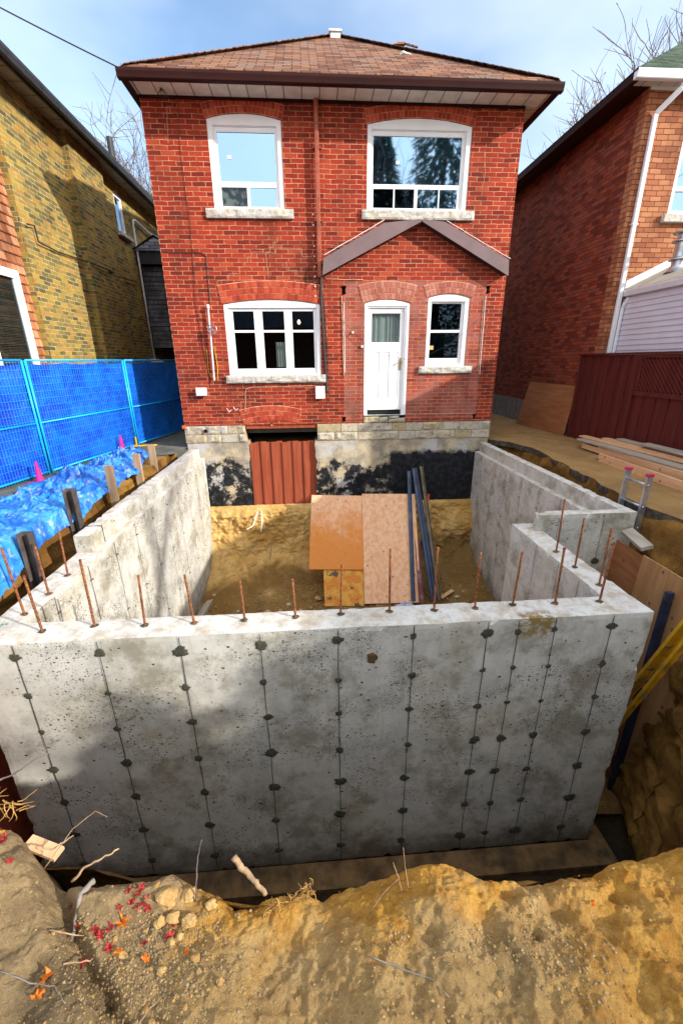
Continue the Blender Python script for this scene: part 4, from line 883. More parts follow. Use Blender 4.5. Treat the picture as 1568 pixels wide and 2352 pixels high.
# ================================================================= new concrete foundation
F = thing('concrete_foundation', 'new grey cast concrete foundation walls with rusty rebar standing in the top', 'foundation', (0.6, 5.5, -4.95))
ZT, ZB, ZP = -1.975, -4.77, -1.773
def wall_box(name, x0, x1, y0, y1, z0, z1, step=0.045, amp=0.005):
    """box whose faces are gridded and gently uneven so that the edges are not ruler-straight"""
    g = G()
    def face(o, du, dv, nn):
        nu = max(2, int(du.length / step)); nv = max(2, int(dv.length / step)); U, V_ = np.meshgrid(np.linspace(0, 1, nu), np.linspace(0, 1, nv))
        X = o.x + du.x * U + dv.x * V_; Y = o.y + du.y * U + dv.y * V_; Z = o.z + du.z * U + dv.z * V_
        X = X + amp * fbm(X, Y, Z, 2.3, 3, 201) * .6; Y = Y + amp * fbm(X, Y, Z, 2.3, 3, 202) * .6; Z = Z + amp * fbm(X, Y, Z, 3.0, 3, 203)
        # chipped arrises: vertices on an edge are pulled in a little, by position, so faces stay joined
        X0, Y0, Z0 = o.x + du.x * U + dv.x * V_, o.y + du.y * U + dv.y * V_, o.z + du.z * U + dv.z * V_
        ex_, ey_, ez_ = [(np.abs(A0 - lo) < 1e-6) * 1.0 - (np.abs(A0 - hi) < 1e-6) * 1.0 for A0, lo, hi in ((X0, x0, x1), (Y0, y0, y1), (Z0, z0, z1))]
        on = (np.abs(ex_) + np.abs(ey_) + np.abs(ez_)) >= 2
        c_ = on * (0.003 + 0.030 * np.clip(fbm(X0, Y0, Z0, 13, 2, 205) - .45, 0, .5) + 0.004 * np.abs(fbm(X0, Y0, Z0, 16, 2, 206)))
        X = X + ex_ * c_; Y = Y + ey_ * c_; Z = Z + ez_ * c_
        g.grid(X, Y, Z)
    a = Vector((x0, y0, z0)); dx = Vector((x1 - x0, 0, 0)); dy = Vector((0, y1 - y0, 0)); dz = Vector((0, 0, z1 - z0))
    face(a, dx, dz, 0); face(a + dy, dz, dx, 0); face(a, dz, dy, 0); face(a + dx, dy, dz, 0); face(a + dz, dx, dy, 0); face(a, dy, dx, 0)
    return g.build(name, M['concrete'], F, recalc=False)
wall_box('front_wall', -2.656, 2.770, 2.757, 3.035, ZB, ZT)
wall_box('left_wall', -2.656, -2.385, 3.033, Yh - .01, ZB, ZT - .002)
wall_box('left_parapet', -2.652, -2.475, 4.37, Yh - .012, ZT - .05, ZP)
wall_box('right_wall', 2.50, 2.768, 3.033, 4.536, ZB, ZT - .002)
wall_box('jog_wall', 2.50, 3.940, 4.530, 4.79, ZB, ZT - .004)
wall_box('far_right_wall', 3.70, 3.942, 4.785, Yh + .1, ZB, ZT - .006)
wall_box('jog_parapet', 2.70, 3.944, 4.527, 4.665, ZT - .05, ZP)
wall_box('far_right_parapet', 3.80, 3.946, 4.662, Yh + .1, ZT - .05, ZP - .002)
g = G(); g.box(-2.9, 2.93, 2.52, 2.756, -4.97, -4.772); g.box(2.772, 2.93, 2.756, 4.5, -4.97, -4.773); g.box(-2.9, -2.657, 2.756, 9.1, -4.97, -4.774); g.build('footing', M['footing'], F)
# form joints
def seam(x, y, zb, zt_, nrm=(0, -1, 0), wd=0.009, wob=0.003):
    g = G(); n = 24; N = Vector(nrm); tng = Vector((1, 0, 0)) if abs(N.y) > .5 else Vector((0, 1, 0)); vs = []; 
    for i in range(n + 1):
        z = zb + (zt_ - zb) * i / n; o = tng * (wob * float(vnoise(i * .9 + x * 7, y, 0))); h = wd * (0.6 + 0.6 * abs(float(vnoise(i * 1.7, x * 3, y)))) / 2
        c = Vector((x, y, z)) + o + N * 0.0075
        vs += [c - tng * h, c + tng * h]
    g.add(vs, [(2 * i, 2 * i + 1, 2 * i + 3, 2 * i + 2) for i in range(n)]); return g.build('form_joint', M['seam'], F, recalc=False)
def blob(cx, cz, y, r, seed, nrm='y', asp=1.0):
    g = G(); n = 40; rings = [(1.0, 0.001), (0.92, 0.004), (0.5, 0.005), (0.001, 0.005)]; vs = []
    for rk, h in rings:
        for k_ in range(n):
            t_ = 2 * math.pi * k_ / n; q = 1 + 0.26 * float(vnoise(seed * 7.7 + math.cos(t_) * 1.6, math.sin(t_) * 1.6, 0)) + .18 * float(vnoise(seed + math.cos(t_) * 5, math.sin(t_) * 5, 4)) + .12 * float(vnoise(seed + math.cos(t_) * 11, math.sin(t_) * 11, 4))
            a, b = math.cos(t_) * r * rk * q * asp, math.sin(t_) * r * rk * q * .9
            vs.append((cx + a, y - 0.004 - h, cz + b) if nrm == 'y' else (y + 0.004 + h if nrm == 'x+' else y - .004 - h, cx + a, cz + b))
    fs = [(i * n + k_, i * n + (k_ + 1) % n, (i + 1) * n + (k_ + 1) % n, (i + 1) * n + k_) for i in range(len(rings) - 1) for k_ in range(n)]
    g.add(vs, fs); return g
JX = [-2.298, -1.688, -1.077, -0.463, 0.147, 0.754, 1.362, 1.617, 1.929, 2.416]
TZ = [-2.10, -2.47, -2.84, -3.25, -3.66, -4.09, -4.52]
for i, x in enumerate(JX):
    seam(x, 2.757, ZB + .01, ZT - .01)
    for j, z in enumerate(TZ):
        r = random.uniform(.032, .052) if j in (0, 3, 4, 5, 6) else random.uniform(.022, .038)
        o = blob(x + random.uniform(-.008, .008), z + random.uniform(-.015, .015), 2.757, r, i * 9 + j, 'y', random.choice((0.85, 1.0, 1.1, 1.25))).build('tie_patch', M['tie'], F, smooth=True)
blob(0.42, -2.28, 2.757, .062, 99, 'y', .6).build('plywood_print', M['footing'], F, smooth=True)
# inner faces
for k_, y in enumerate(np.arange(3.45, 9.0, .61)):
    seam(float(y) * 0 - 2.385, float(y), ZB + .01, ZT - .01, (1, 0, 0), .008)
    for z in (-2.15, -2.9, -3.7):
        g = G(); g.tube([(-2.40, float(y), z), (-2.355, float(y) + .008, z)], .004, 5); g.bar((-2.374, float(y) - .03, z), (-2.374, float(y) + .03, z), .006, .004); g.build('wall_tie', M['seam'], F)
for y in np.arange(5.1, 9.0, .61):
    seam(3.70, float(y), ZB + .01, ZT - .02, (-1, 0, 0), .008)
    for z in (-2.35, -2.95, -3.6):
        G().tube([(3.71, float(y), z), (3.665, float(y) + .01, z)], .005, 5).build('wall_tie', M['seam'], F)
for y in (3.35, 3.7, 4.15): seam(2.50, y, ZB + .01, ZT - .02, (-1, 0, 0), .007)
for x in (2.95, 3.52): seam(x, 4.527, ZB + .01, ZP - .03, (0, -1, 0), .007)
blob(3.52, -2.42, 4.527, .05, 7).build('tie_patch', M['tie'], F, smooth=True)
# rough end of the left parapet cold joint
G().box(-2.655, -2.47, 4.66, 4.668, ZT, ZP + .002).build('form_joint', M['seam'], F)
RB = [(-2.453, 3.159, -1.36), (-2.16, 2.90, -1.47), (-2.44, 3.482, -1.50), (-2.46, 3.837, -1.51), (-1.783, 2.94, -1.39), (-1.384, 2.917, -1.53), (-1.0, 2.917, -1.54), (-0.599, 2.924, -1.60), (-0.189, 2.931, -1.62), (0.181, 2.942, -1.52), (0.591, 2.951, -1.40), (0.965, 2.934, -1.40), (1.314, 2.934, -1.45), (1.654, 2.961, -1.47), (2.024, 2.953, -1.47), (2.415, 2.943, -1.41), (2.596, 3.215, -1.41), (2.584, 3.572, -1.44), (2.599, 3.937, -1.37)]
for i, (x, y, z) in enumerate(RB):
    a, b = random.uniform(-.02, .02), random.uniform(-.02, .02)
    g = G(); g.tube([(x, y, -2.1), (x, y, ZT), (x + a * .5, y + b * .5, (ZT + z) / 2), (x + a, y + b, z)], .0095, 8); o = g.build('rebar', M['rebar'], F, smooth=True)
    if i == 14: G().tube([(x + a, y + b, z - .002), (x + a, y + b, z + .012)], .0125, 8).build('cap', M['pinkcap'], o)
    vs = blob(0, 0, 0, .03, i + 300).v; g = G(); g.add([(x + v[0], y + v[2], ZT + .002 - v[1] * .5) for v in vs], blob(0, 0, 0, .03, 1).f); g.build('mortar_ring', M['tie'] if i % 2 else M['footing'], F, smooth=True)
# ================================================================= left neighbour
LH = thing('brick_house', 'house of mottled yellow and black brick with cedar shingles at the left edge', 'house', (-7.5, 12, GZ))
lw = [(4.0, GZ), (18, GZ), (18, 4.35), (4.0, 4.35)]
wh = [(12.90, 3.17), (13.42, 3.17), (13.42, 4.05), (13.16, 4.14), (12.90, 4.05)]
g = G().plate([(8.85, GZ), (18, GZ), (18, 4.36), (8.85, 4.36)], [wh], -4.80, -5.05, 'x'); g.box(-11, -5.05, 8.85, 9.1, GZ, 4.36); g.box(-11, -5.05, 17.8, 18, GZ, 4.36)
g.build('wall', M['brick_yellow'], LH)
G().box(-4.799, -4.67, 10.6, 12.1, GZ, 4.35).build('chimney_breast', M['brick_yellow'], LH)
G().box(-4.925, -4.80, 8.62, 8.849, GZ, 4.35).build('corner_pier', M['brick_yellow'], LH)
f = G().plate(wh, [rect(12.98, 13.34, 3.25, 3.98)], -4.82, -4.90, 'x').build('window', M['white'], LH)
G().add([(-4.86, 12.97, 3.24), (-4.86, 13.35, 3.24), (-4.86, 13.35, 3.99), (-4.86, 12.97, 3.99)], [(0, 1, 2, 3)]).build('pane', M['glass_hi'], f, recalc=False)
G().box(-4.81, -4.70, 12.8, 13.6, 3.08, 3.17).build('window_sill', M['sill'], LH, bevel=.01)
g = G(); z = GZ
while z < 4.3:      # shingle courses, each leaning out at its foot
    g.hexa([(-4.925, 3.0, z), (-4.90, 3.0, z), (-4.90, 8.62, z), (-4.925, 8.62, z), (-4.94, 3.0, z + .15), (-4.922, 3.0, z + .15), (-4.922, 8.62, z + .15), (-4.94, 8.62, z + .15)]); z += 0.145
g.build('shingle_cladding', M['cedar'], LH)
G().box(-8, -4.945, 3.0, 8.62, GZ, 4.34).build('wall', M['void'], LH)
wf = G().plate([(6.2, -1.2), (8.30, -1.2), (8.30, 1.46), (6.2, 1.46)], [rect(6.4, 7.2, -.9, 1.33), rect(7.34, 8.15, -.9, 1.33)], -4.895, -4.84, 'x').build('window', M['white'], LH, bevel=.004)
for a, b in ((6.4, 7.2), (7.34, 8.15)):
    G().add([(-4.875, a, -.9), (-4.875, b, -.9), (-4.875, b, 1.33), (-4.875, a, 1.33)], [(0, 1, 2, 3)]).build('pane', M['glass_lo'], wf, recalc=False)
g = G()
for i in range(88): zz = -.9 + i * .025; g.box(-4.897, -4.884, 6.4, 8.15, zz, zz + .008)
g.build('venetian_blind', simple('pale_blind_slat', (0.10, 0.14, 0.13), 0.5), wf)
gutter_y(3.0, 17.5, -4.30, 4.26, -1, M['black'], LH)
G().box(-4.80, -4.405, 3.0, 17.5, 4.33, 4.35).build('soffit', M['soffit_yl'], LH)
G().box(-4.43, -4.41, 3.0, 17.5, 4.22, 4.40).build('fascia', M['black'], LH)
g = G(); g.add([(-4.3, 3, 4.39), (-4.3, 17.6, 4.39), (-8, 17.6, 6.9), (-8, 3, 6.9)], [(0, 1, 2, 3)]); g.build('roof', M['roof_grey'], LH, recalc=False)
g = G(); g.tube([(-5.5, 15.2, 4.9), (-5.5, 15.2, 6.04)], .085, 12); g.build('vent_stack', M['black'], LH)
g = G(); g.tube([(-4.74, 8.7, 2.24), (-4.74, 8.91, 2.27), (-4.74, 8.93, 2.03), (-4.76, 9.58, 2.01), (-4.76, 10.52, 2.06), (-4.63, 10.7, 2.02), (-4.63, 11.35, 2.04), (-4.74, 12.3, 2.05), (-4.76, 13.46, 2.11)], .014, 6); g.build('wall_cable', M['black'], LH)
cn = thing('electrical_conduit', 'thin white conduit bending up the yellow brick wall in the left alley', 'conduit', (-4.70, 13.8, 0.05))
g = G(); g.tube([(-4.72, 13.85, .1), (-4.72, 13.8, 2.0), (-4.72, 13.76, 3.5), (-4.72, 13.80, 3.66), (-4.72, 13.95, 3.71), (-4.72, 14.8, 3.67), (-4.72, 16.2, 3.69)], .026, 8); g.build('pipe_run', M['greybox'], cn, smooth=True)
g = G(); g.box(-4.79, -4.60, 13.7, 13.95, .0, .10); g.box(-4.62, -4.45, 13.72, 13.9, .0, .07); g.build('meter_base', M['greybox'], cn, bevel=.01)
# grey shingled bay further back in the alley
g = G(); z = .42
while z < 2.58:
    g.hexa([(-4.72, 13.96, z), (-3.5, 13.96, z), (-3.5, 13.99, z), (-4.72, 13.99, z), (-4.72, 13.985, z + .125), (-3.5, 13.985, z + .125), (-3.5, 14.0, z + .125), (-4.72, 14.0, z + .125)]); z += .12
by = g.build('bay_cladding', M['cedar_grey'], LH)
g = G(); g.box(-4.79, -3.5, 14.0, 16, .42, 2.6); g.box(-4.79, -3.3, 15.9, 16.0, GZ, .41); g.build('bay_wall', M['void'], LH)
G().box(-4.85, -3.4, 13.8, 16, 2.62, 2.90).build('bay_fascia', M['black'], LH)
g = G(); g.add([(-4.88, 13.75, 2.92), (-3.6, 13.75, 2.92), (-4.24, 15.0, 3.6), (-4.88, 16.2, 2.92), (-3.6, 16.2, 2.92)], [(0, 1, 2), (1, 4, 2), (0, 2, 3)]); g.build('bay_roof', M['roof_grey'], LH, recalc=False)
g = G(); g.add([(-4.80, 13.7, 2.93), (-4.2, 13.7, 3.25), (-3.6, 13.7, 2.93)], [(0, 1, 2)]); g.add([(-4.86, 13.66, 2.93), (-4.2, 13.66, 3.30), (-4.2, 14.6, 3.45), (-4.86, 14.6, 3.0)], [(0, 1, 2, 3)]); g.add([(-4.2, 13.66, 3.30), (-3.54, 13.66, 2.93), (-3.54, 14.6, 3.0), (-4.2, 14.6, 3.45)], [(0, 1, 2, 3)]); g.build('bay_gable', M['roof_grey'], LH, recalc=False)

# ================================================================= right neighbour
RH = thing('brick_house', 'orange and dark red brick house with white downspout at the right edge', 'house', (9, 12, GZ))
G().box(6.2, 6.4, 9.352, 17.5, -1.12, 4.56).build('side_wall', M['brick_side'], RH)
G().box(6.18, 6.4, 9.36, 17.5, GZ - .02, -1.122).build('foundation_wall', simple('grey_parging', (0.20, 0.20, 0.20), .9, var=.25, bump=.5), RH)
rw = arch(7.03, 8.6, 2.62, 4.0, 4.1)
G().plate([(6.2, GZ), (12, GZ), (12, 4.56), (6.2, 4.56)], [rw], 9.15, 9.35, 'y').build('wall', M['brick_orange'], RH)
f = G().plate(rw, [rect(7.12, 8.5, 3.10, 3.92), rect(7.12, 8.5, 2.70, 3.02)], 9.19, 9.26, 'y').build('window', M['white'], RH, bevel=.004)
for a, b in ((3.10, 3.92), (2.70, 3.02)): G().add([(7.11, 9.225, a), (8.51, 9.225, a), (8.51, 9.225, b), (7.11, 9.225, b)], [(0, 1, 2, 3)]).build('pane', M['glass_hi'], f, recalc=False)
G().box(6.92, 8.8, 9.06, 9.2, 2.48, 2.615).build('window_sill', M['sill'], RH, bevel=.01)
gutter_x(5.70, 12.2, 8.80, 4.50, M['white_al'], RH); gutter_y(8.92, 17.4, 5.70, 4.50, 1, M['brown_al'], RH)
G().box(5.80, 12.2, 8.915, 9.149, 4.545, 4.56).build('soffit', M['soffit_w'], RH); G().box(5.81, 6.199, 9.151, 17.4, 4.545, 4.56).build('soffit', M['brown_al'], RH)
G().box(6.201, 12, 9.125, 9.149, 4.50, 4.544).build('frieze_board', M['white_al'], RH)
g = G(); g.add([(5.68, 8.8, 4.62), (12.2, 8.8, 4.62), (12.2, 12.3, 7.07), (9.2, 12.3, 7.07)], [(0, 1, 2, 3)]); g.add([(5.68, 8.8, 4.62), (9.2, 12.3, 7.07), (9.2, 17, 7.07), (5.68, 17.5, 4.62)], [(0, 1, 2, 3)]); g.build('roof', M['roof_green'], RH, recalc=False)
def boxpipe(pts, w_, d_):
    g = G()
    for a, b in zip(pts, pts[1:]): g.bar(a, b, w_, d_, (0, 1, 0))
    return g
g = boxpipe([(6.62, 8.86, 4.50), (6.60, 8.88, 4.42), (6.36, 9.10, 4.14), (6.36, 9.10, -1.6)], .085, .065); g.box(6.30, 6.43, 9.06, 9.149, 2.42, 2.46); g.build('downspout', M['white_al'], RH, bevel=.012)
# low rear extension with lilac siding
Ys = 9.149
g = G(); z = GZ
while z < 1.14:
    g.hexa([(6.478, 6.3, z), (6.50, 6.3, z), (6.50, Ys, z), (6.478, Ys, z), (6.492, 6.3, z + .1), (6.51, 6.3, z + .1), (6.51, Ys, z + .1), (6.492, Ys, z + .1)]); z += .10
g.build('siding', M['siding'], RH)
g = G(); g.box(6.51, 9.5, 6.3, Ys, GZ, 1.2); g.build('extension_wall', M['siding'], RH)
gutter_y(6.2, Ys, 6.40, 1.18, 1, M['white_al'], RH)
g = G(); g.add([(6.42, 6.2, 1.31), (6.42, Ys, 1.31), (9.5, Ys, 2.76), (9.5, 6.2, 2.76)], [(0, 1, 2, 3)]); g.build('extension_roof', M['roof_tan'], RH, recalc=False)
g = G(); g.hexa([(6.45, Ys - .05, 1.33), (9.4, Ys - .05, 2.72), (9.4, Ys - .001, 2.72), (6.45, Ys - .001, 1.33), (6.45, Ys - .05, 1.47), (9.4, Ys - .05, 2.86), (9.4, Ys - .001, 2.86), (6.45, Ys - .001, 1.47)]); g.build('roof_flashing', M['white_al'], RH)
g = boxpipe([(6.5, 9.0, 1.16), (6.46, 9.03, 1.08), (6.44, 9.06, .98), (6.44, 9.08, -1.6)], .06, .05); g.build('downspout', M['white_al'], RH, bevel=.01)
vt = thing('flue_pipe', 'galvanised flue with storm collars on the low roof by the orange brick wall', 'flue', (7.0, 8.6, 1.55))
g = G(); g.lathe([(.20, -.03), (.14, .03), (.115, .07), (.11, .1), (.11, .52)], (7.0, 8.55, 1.55), 20); g.lathe([(.11, 0), (.17, -.02), (.17, -.01), (.11, .03)], (7.0, 8.55, 1.75), 20); g.lathe([(.17, 0), (.175, .02), (.09, .05)], (7.0, 8.55, 2.03), 20); g.build('flue', M['steel'], vt, smooth=True)
g = G(); g.lathe([(.10, 0), (.10, .10)], (7.0, 8.55, 2.08), 20); g.lathe([(.18, 0), (.19, .02), (.10, .05), (0, .06)], (7.0, 8.55, 2.17), 20); g.build('cap', M['steel'], vt, smooth=True)

# ================================================================= oxblood fence on the right
RFe = thing('board_fence', 'tall oxblood red board fence with lattice panels along the driveway', 'fence', (6.08, 6, GZ))
def boards(y0, y1, z0, z1, name='board_panel', wdt=.145):
    g = G(); y = y0; i = 0
    while y < y1 - .02:
        w_ = min(wdt, y1 - y); xo = 6.045 if i % 2 else 6.065; g.box(xo, xo + .02, y + (-.012 if i % 2 else .0), y + w_ + (.012 if i % 2 else 0), z0 + random.uniform(0, .02), z1); y += w_ - .0; i += 1
    return g.build(name, M['fence_red'], RFe, bevel=.002)
boards(7.86, 9.5, GZ, .06)
G().box(6.03, 6.10, 9.5, 9.56, GZ, .10).build('post', M['fence_red'], RFe, bevel=.004)
for y0, y1 in ((5.3, 7.72), (2.75, 5.17), (.2, 2.62), (-2.35, .07)):
    boards(y0, y1, GZ, -.66)
    G().box(6.01, 6.10, y1, y1 + .13, GZ, .06).build('post', M['fence_red'], RFe, bevel=.004)
    g = G(); g.box(6.02, 6.09, y0, y1, -.66, -.58); g.box(6.02, 6.09, y0, y0 + .06, -.58, .0); g.box(6.02, 6.09, y1 - .07, y1, -.58, .0); g.box(6.02, 6.09, y0, y1, .0, .06); g.build('lattice_frame', M['fence_red'], RFe, bevel=.003)
    g = G(); n = int((y1 - y0 - .12 + .6) / .09)
    def clipseg(y, s):   # diagonal strip clipped to the frame
        a, b = y0 + .06, y1 - .07; pts = []
        z0_, z1_ = -.58, .0; ya, yb = y, y + s * (z1_ - z0_)
        t0, t1 = 0.0, 1.0
        dy_ = yb - ya
        for lo, sg in ((a, 1), (b, -1)):
            va, vb = sg * (ya - lo), sg * (yb - lo)
            if va < 0 and vb < 0: return None
            if va < 0: t0 = max(t0, va / (va - vb))
            if vb < 0: t1 = min(t1, va / (va - vb))
        if t1 - t0 < .03: return None
        return (ya + dy_ * t0, z0_ + (z1_ - z0_) * t0), (ya + dy_ * t1, z0_ + (z1_ - z0_) * t1)
    for i in range(-8, n + 8):
        for s_, xo in ((1, 6.045), (-1, 6.056)):
            r = clipseg(y0 + .06 + i * .09 + (0 if s_ > 0 else .58), s_)
            if r: g.bar((xo, r[0][0], r[0][1]), (xo, r[1][0], r[1][1]), .04, .010, (1, 0, 0))
    g.build('lattice', M['fence_red'], RFe)
G().box(6.0, 6.13, -2.4, 9.58, .062, .10).build('cap_rail', M['fence_red'], RFe, bevel=.004)
G().box(6.12, 6.14, -2.4, 9.5, -.6, .06).build('backing', M['fence_red'], RFe)

# leaning sheets, lumber
def sheet(name, label, cat, pts, th, mat, group=None):
    """four corners (bl, br, tr, tl) given thickness"""
    p = [Vector(q) for q in pts]; n = (p[1] - p[0]).cross(p[3] - p[0]).normalized() * th; g = G(); g.hexa(p + [q + n for q in p]); o = g.build(name, mat, bevel=.002); tag(o, label, cat, group); return o
sheet('plywood_sheet', 'brown plywood sheet leaning on the dark brick wall beside the red fence', 'plywood', [(5.86, 11.75, GZ), (6.0, 9.62, GZ), (6.13, 9.62, -.60), (6.10, 11.75, -.60)], .016, M['ply_dk'])
def plank(label, p, q, w_, h_, mat, group=None):
    g = G(); g.bar(p, q, w_, h_); o = g.build('lumber_board', mat, bevel=.003); tag(o, label, 'lumber', group); return o
plank('new orange pine beam on edge, nearest the pit in the lumber pile', (5.14, 7.05, -1.68), (5.02, 2.9, -1.68), .04, .14, M['lumber'])
plank('grey weathered board lying behind the new beam', (5.26, 7.2, -1.71), (5.16, 2.9, -1.71), .18, .04, M['lumber_grey'])
plank('long pine board at the bottom of the pile', (5.52, 8.1, -1.67), (5.36, 3.0, -1.67), .09, .10, M['lumber'])
plank('pine board second from the bottom of the pile', (5.55, 7.6, -1.60), (5.40, 3.0, -1.60), .16, .035, M['lumber'])
plank('thin board with a split end on top of the pine boards', (5.50, 8.2, -1.56), (5.60, 3.2, -1.555), .20, .03, M['lumber_grey'])
plank('short orange board crossing the pile at its far end', (5.62, 8.35, -1.525), (5.78, 5.4, -1.525), .16, .03, M['lumber'])
plank('board at the fence side with the pale sawn end', (5.80, 7.9, -1.50), (5.86, 3.0, -1.50), .14, .03, M['lumber'])
plank('bluish grey board on top of the pile against the fence', (5.88, 7.6, -1.465), (5.92, 2.9, -1.465), .15, .03, M['lumber_grey'])
plank('broad pale grey plank topmost near the fence', (5.80, 6.9, -1.42), (5.85, 2.9, -1.42), .2, .03, M['lumber_grey'])
for (x, y, lb) in ((5.5, 7.3, 'bearer block under the far end of the lumber pile'), (5.55, 5.2, 'bearer block under the near part of the lumber pile')): plank(lb, (x - .1, y, -1.727), (x + .42, y + .03, -1.727), .09, .045, M['lumber_grey'], 'bearers under the lumber pile')

# ladders
AL = thing('aluminium_ladder', 'silver aluminium ladder with magenta rail caps standing beside the right parapet', 'ladder', (4.06, 4.8, -4.84))
LY0, LY1 = 4.62, 4.98
for y in (LY0, LY1):
    g = G(); g.box(4.03, 4.10, y - .012, y - .006, -4.84, -1.36); g.box(4.03, 4.036, y - .006, y + .020, -4.84, -1.36); g.box(4.094, 4.10, y - .006, y + .020, -4.84, -1.36)
    o = g.build('rail', M['al'], AL)
    G().box(4.02, 4.11, y - .02, y + .03, -1.36, -1.325).build('rail_cap', M['pinkcap'], o, bevel=.006)
for i in range(12):
    z = -1.47 - i * .28; G().tube([(4.065, LY0 - .016, z), (4.065, LY1 + .012, z)], .016, 10).build('rung', M['al'], AL, smooth=True)
YL = thing('yellow_stepladder', 'folded yellow fibreglass stepladder leaning in the trench by the near right corner', 'ladder', (3.34, 3.58, -4.84))
a0, a1 = Vector((3.446, 3.88, -4.80)), Vector((3.164, 2.74, -1.85)); c0, c1 = Vector((3.40, 3.69, -4.75)), Vector((3.17, 2.71, -2.0))
def rail(p, q, w_, nm, lab=None):
    g = G(); d_ = (q - p).normalized(); s_ = Vector((1, 0, 0)); s_ = (s_ - d_ * s_.dot(d_)).normalized(); n_ = d_.cross(s_)
    g.bar(p, q, w_, .008, n_); g.bar(p + s_ * (w_ / 2) - n_ * .012, q + s_ * (w_ / 2) - n_ * .012, .006, .030, n_); g.bar(p - s_ * (w_ / 2) - n_ * .012, q - s_ * (w_ / 2) - n_ * .012, .006, .030, n_)
    return g.build(nm, M['yellowp'], YL, bevel=.002)
rail(a0, a1, .12, 'front_rail'); rail(c0, c1, .065, 'back_rail')
rail(a0 + Vector((.30, .10, 0)), a1 + Vector((.32, .10, .1)), .09, 'front_rail')
g = G()
for i in range(7): c = a0.lerp(a1, .12 + i * .13); g = G().bar(c + Vector((-.02, .0, 0)), c + Vector((.34, .06, 0)), .05, .02); g.build('step', M['steel'], YL)
c = a0.lerp(a1, .56); g = G(); g.bar(c + Vector((-.09, -.03, .03)), c + Vector((.10, -.10, .10)), .022, .01); g.bar(c + Vector((.06, -.10, .12)), c + Vector((.0, -.12, -.12)), .03, .01); g.build('spreader_bar', M['steel'], YL)
g = G(); g.bar(a1 + Vector((0, 0, .0)), a1 + Vector((-.02, -.05, .12)), .13, .05); g.build('top_cap', M['dkblue'], YL, bevel=.01)

# shoring in the trench on the right and left
sheet('plywood_sheet', 'weathered shoring plywood against the right trench bank', 'plywood', [(3.46, 2.3, -4.6), (3.50, 3.9, -4.6), (3.60, 3.92, -2.05), (3.60, 2.3, -2.07)], .016, M['ply_sh'])
sheet('plywood_sheet', 'second shoring sheet half hidden behind the aluminium ladder foot', 'plywood', [(3.58, 3.94, -4.6), (3.72, 5.0, -4.6), (3.80, 4.9, -2.15), (3.68, 3.94, -2.12)], .016, M['ply_dk'])
def post(label, cat, p, q, w_, h_, mat, group=None, name='steel_post'):
    g = G(); g.bar(p, q, w_, h_, (0, 1, 0)); o = g.build(name, mat, bevel=.003); tag(o, label, cat, group); return o
post('dark blue steel post leaning on the right shoring plywood', 'post', (3.38, 3.28, -4.8), (3.53, 3.42, -2.22), .075, .05, M['dkblue'])
post('short black post end beside the aluminium ladder foot', 'post', (3.60, 3.95, -4.8), (3.66, 4.04, -2.62), .07, .05, M['black'])
post('pine block wedged above the right shoring sheets', 'wood block', (3.72, 4.02, -2.02), (3.80, 4.46, -1.99), .05, .13, M['lumber_grey'], name='wood_block')
sheet('plywood_sheet', 'dark red shoring plywood in the trench left of the near wall', 'plywood', [(-2.98, 3.4, -4.7), (-2.92, 1.35, -4.7), (-3.02, 1.35, -2.1), (-3.06, 3.4, -2.1)], .016, M['board_red'])

# plywood in the pit and the long dark studs
PN = Vector((0, 1.84, -1.55)).normalized()
def onp(x, y, z, k_=0): return Vector((x, y, z)) - PN * k_
sheet('plywood_sheet', 'upper left plywood sheet leaning on the sandy bank in the pit', 'plywood', [onp(-.17, 7.80, -4.11, .03), onp(.99, 7.76, -4.15, .03), onp(1.06, 8.84, -2.87, .03), onp(-.07, 8.88, -2.83, .03)], .018, M['ply_or'])
sheet('plywood_sheet', 'tall plywood sheet with orange foot behind the steel studs in the pit', 'plywood', [onp(.94, 7.32, -4.70, .055), onp(2.10, 7.29, -4.71, .055), onp(2.24, 8.83, -2.87, .055), onp(1.05, 8.86, -2.84, .055)], .018, M['ply'])
sheet('plywood_sheet', 'mud splashed orange plywood piece under the upper left sheet', 'plywood', [onp(.13, 7.31, -4.70), onp(.95, 7.29, -4.72), onp(1.03, 8.2, -3.62), onp(.13, 8.2, -3.62)], .018, M['ply_mud'])
def stud(label, p, q, mat, w_=.085, name='steel_stud', group=None):
    p, q = Vector(p) - PN * .09, Vector(q) - PN * .06
    g = G(); g.bar(p, q, w_, .006, PN); d_ = (q - p).normalized(); s_ = d_.cross(PN).normalized()
    for k_ in (-1, 1): g.bar(p + s_ * k_ * w_ / 2 - PN * .02, q + s_ * k_ * w_ / 2 - PN * .02, .006, .045, PN)
    o = g.build(name, mat); tag(o, label, 'steel stud', group); return o
stud('leftmost of the dark blue steel studs on the plywood', (1.93, 7.31, -4.69), (2.15, 9.15, -2.42), M['dkblue'], .075)
stud('second dark blue steel stud, speckled white', (2.33, 7.31, -4.69), (2.26, 9.17, -2.36), M['dkblue'], .075)
stud('third steel stud crossing behind the speckled one', (2.42, 7.33, -4.69), (2.31, 9.2, -2.37), M['dkblue'], .06)
stud('rightmost steel stud with brownish rusty face', (2.47, 7.31, -4.69), (2.44, 9.2, -2.33), simple('brown_black_steel', (0.09, 0.07, 0.04), .4, .4, .4, 6), .075)
stud('short maroon strip standing beside the plywood edge', (2.10, 7.28, -4.72), (2.17, 8.15, -3.70), simple('maroon_board', (0.13, 0.03, 0.035), .6, dirt=(.35, .25, .25)), .10, 'maroon_strip')
bagm = simple('crumpled_plastic', (0.42, 0.47, 0.66), .35)
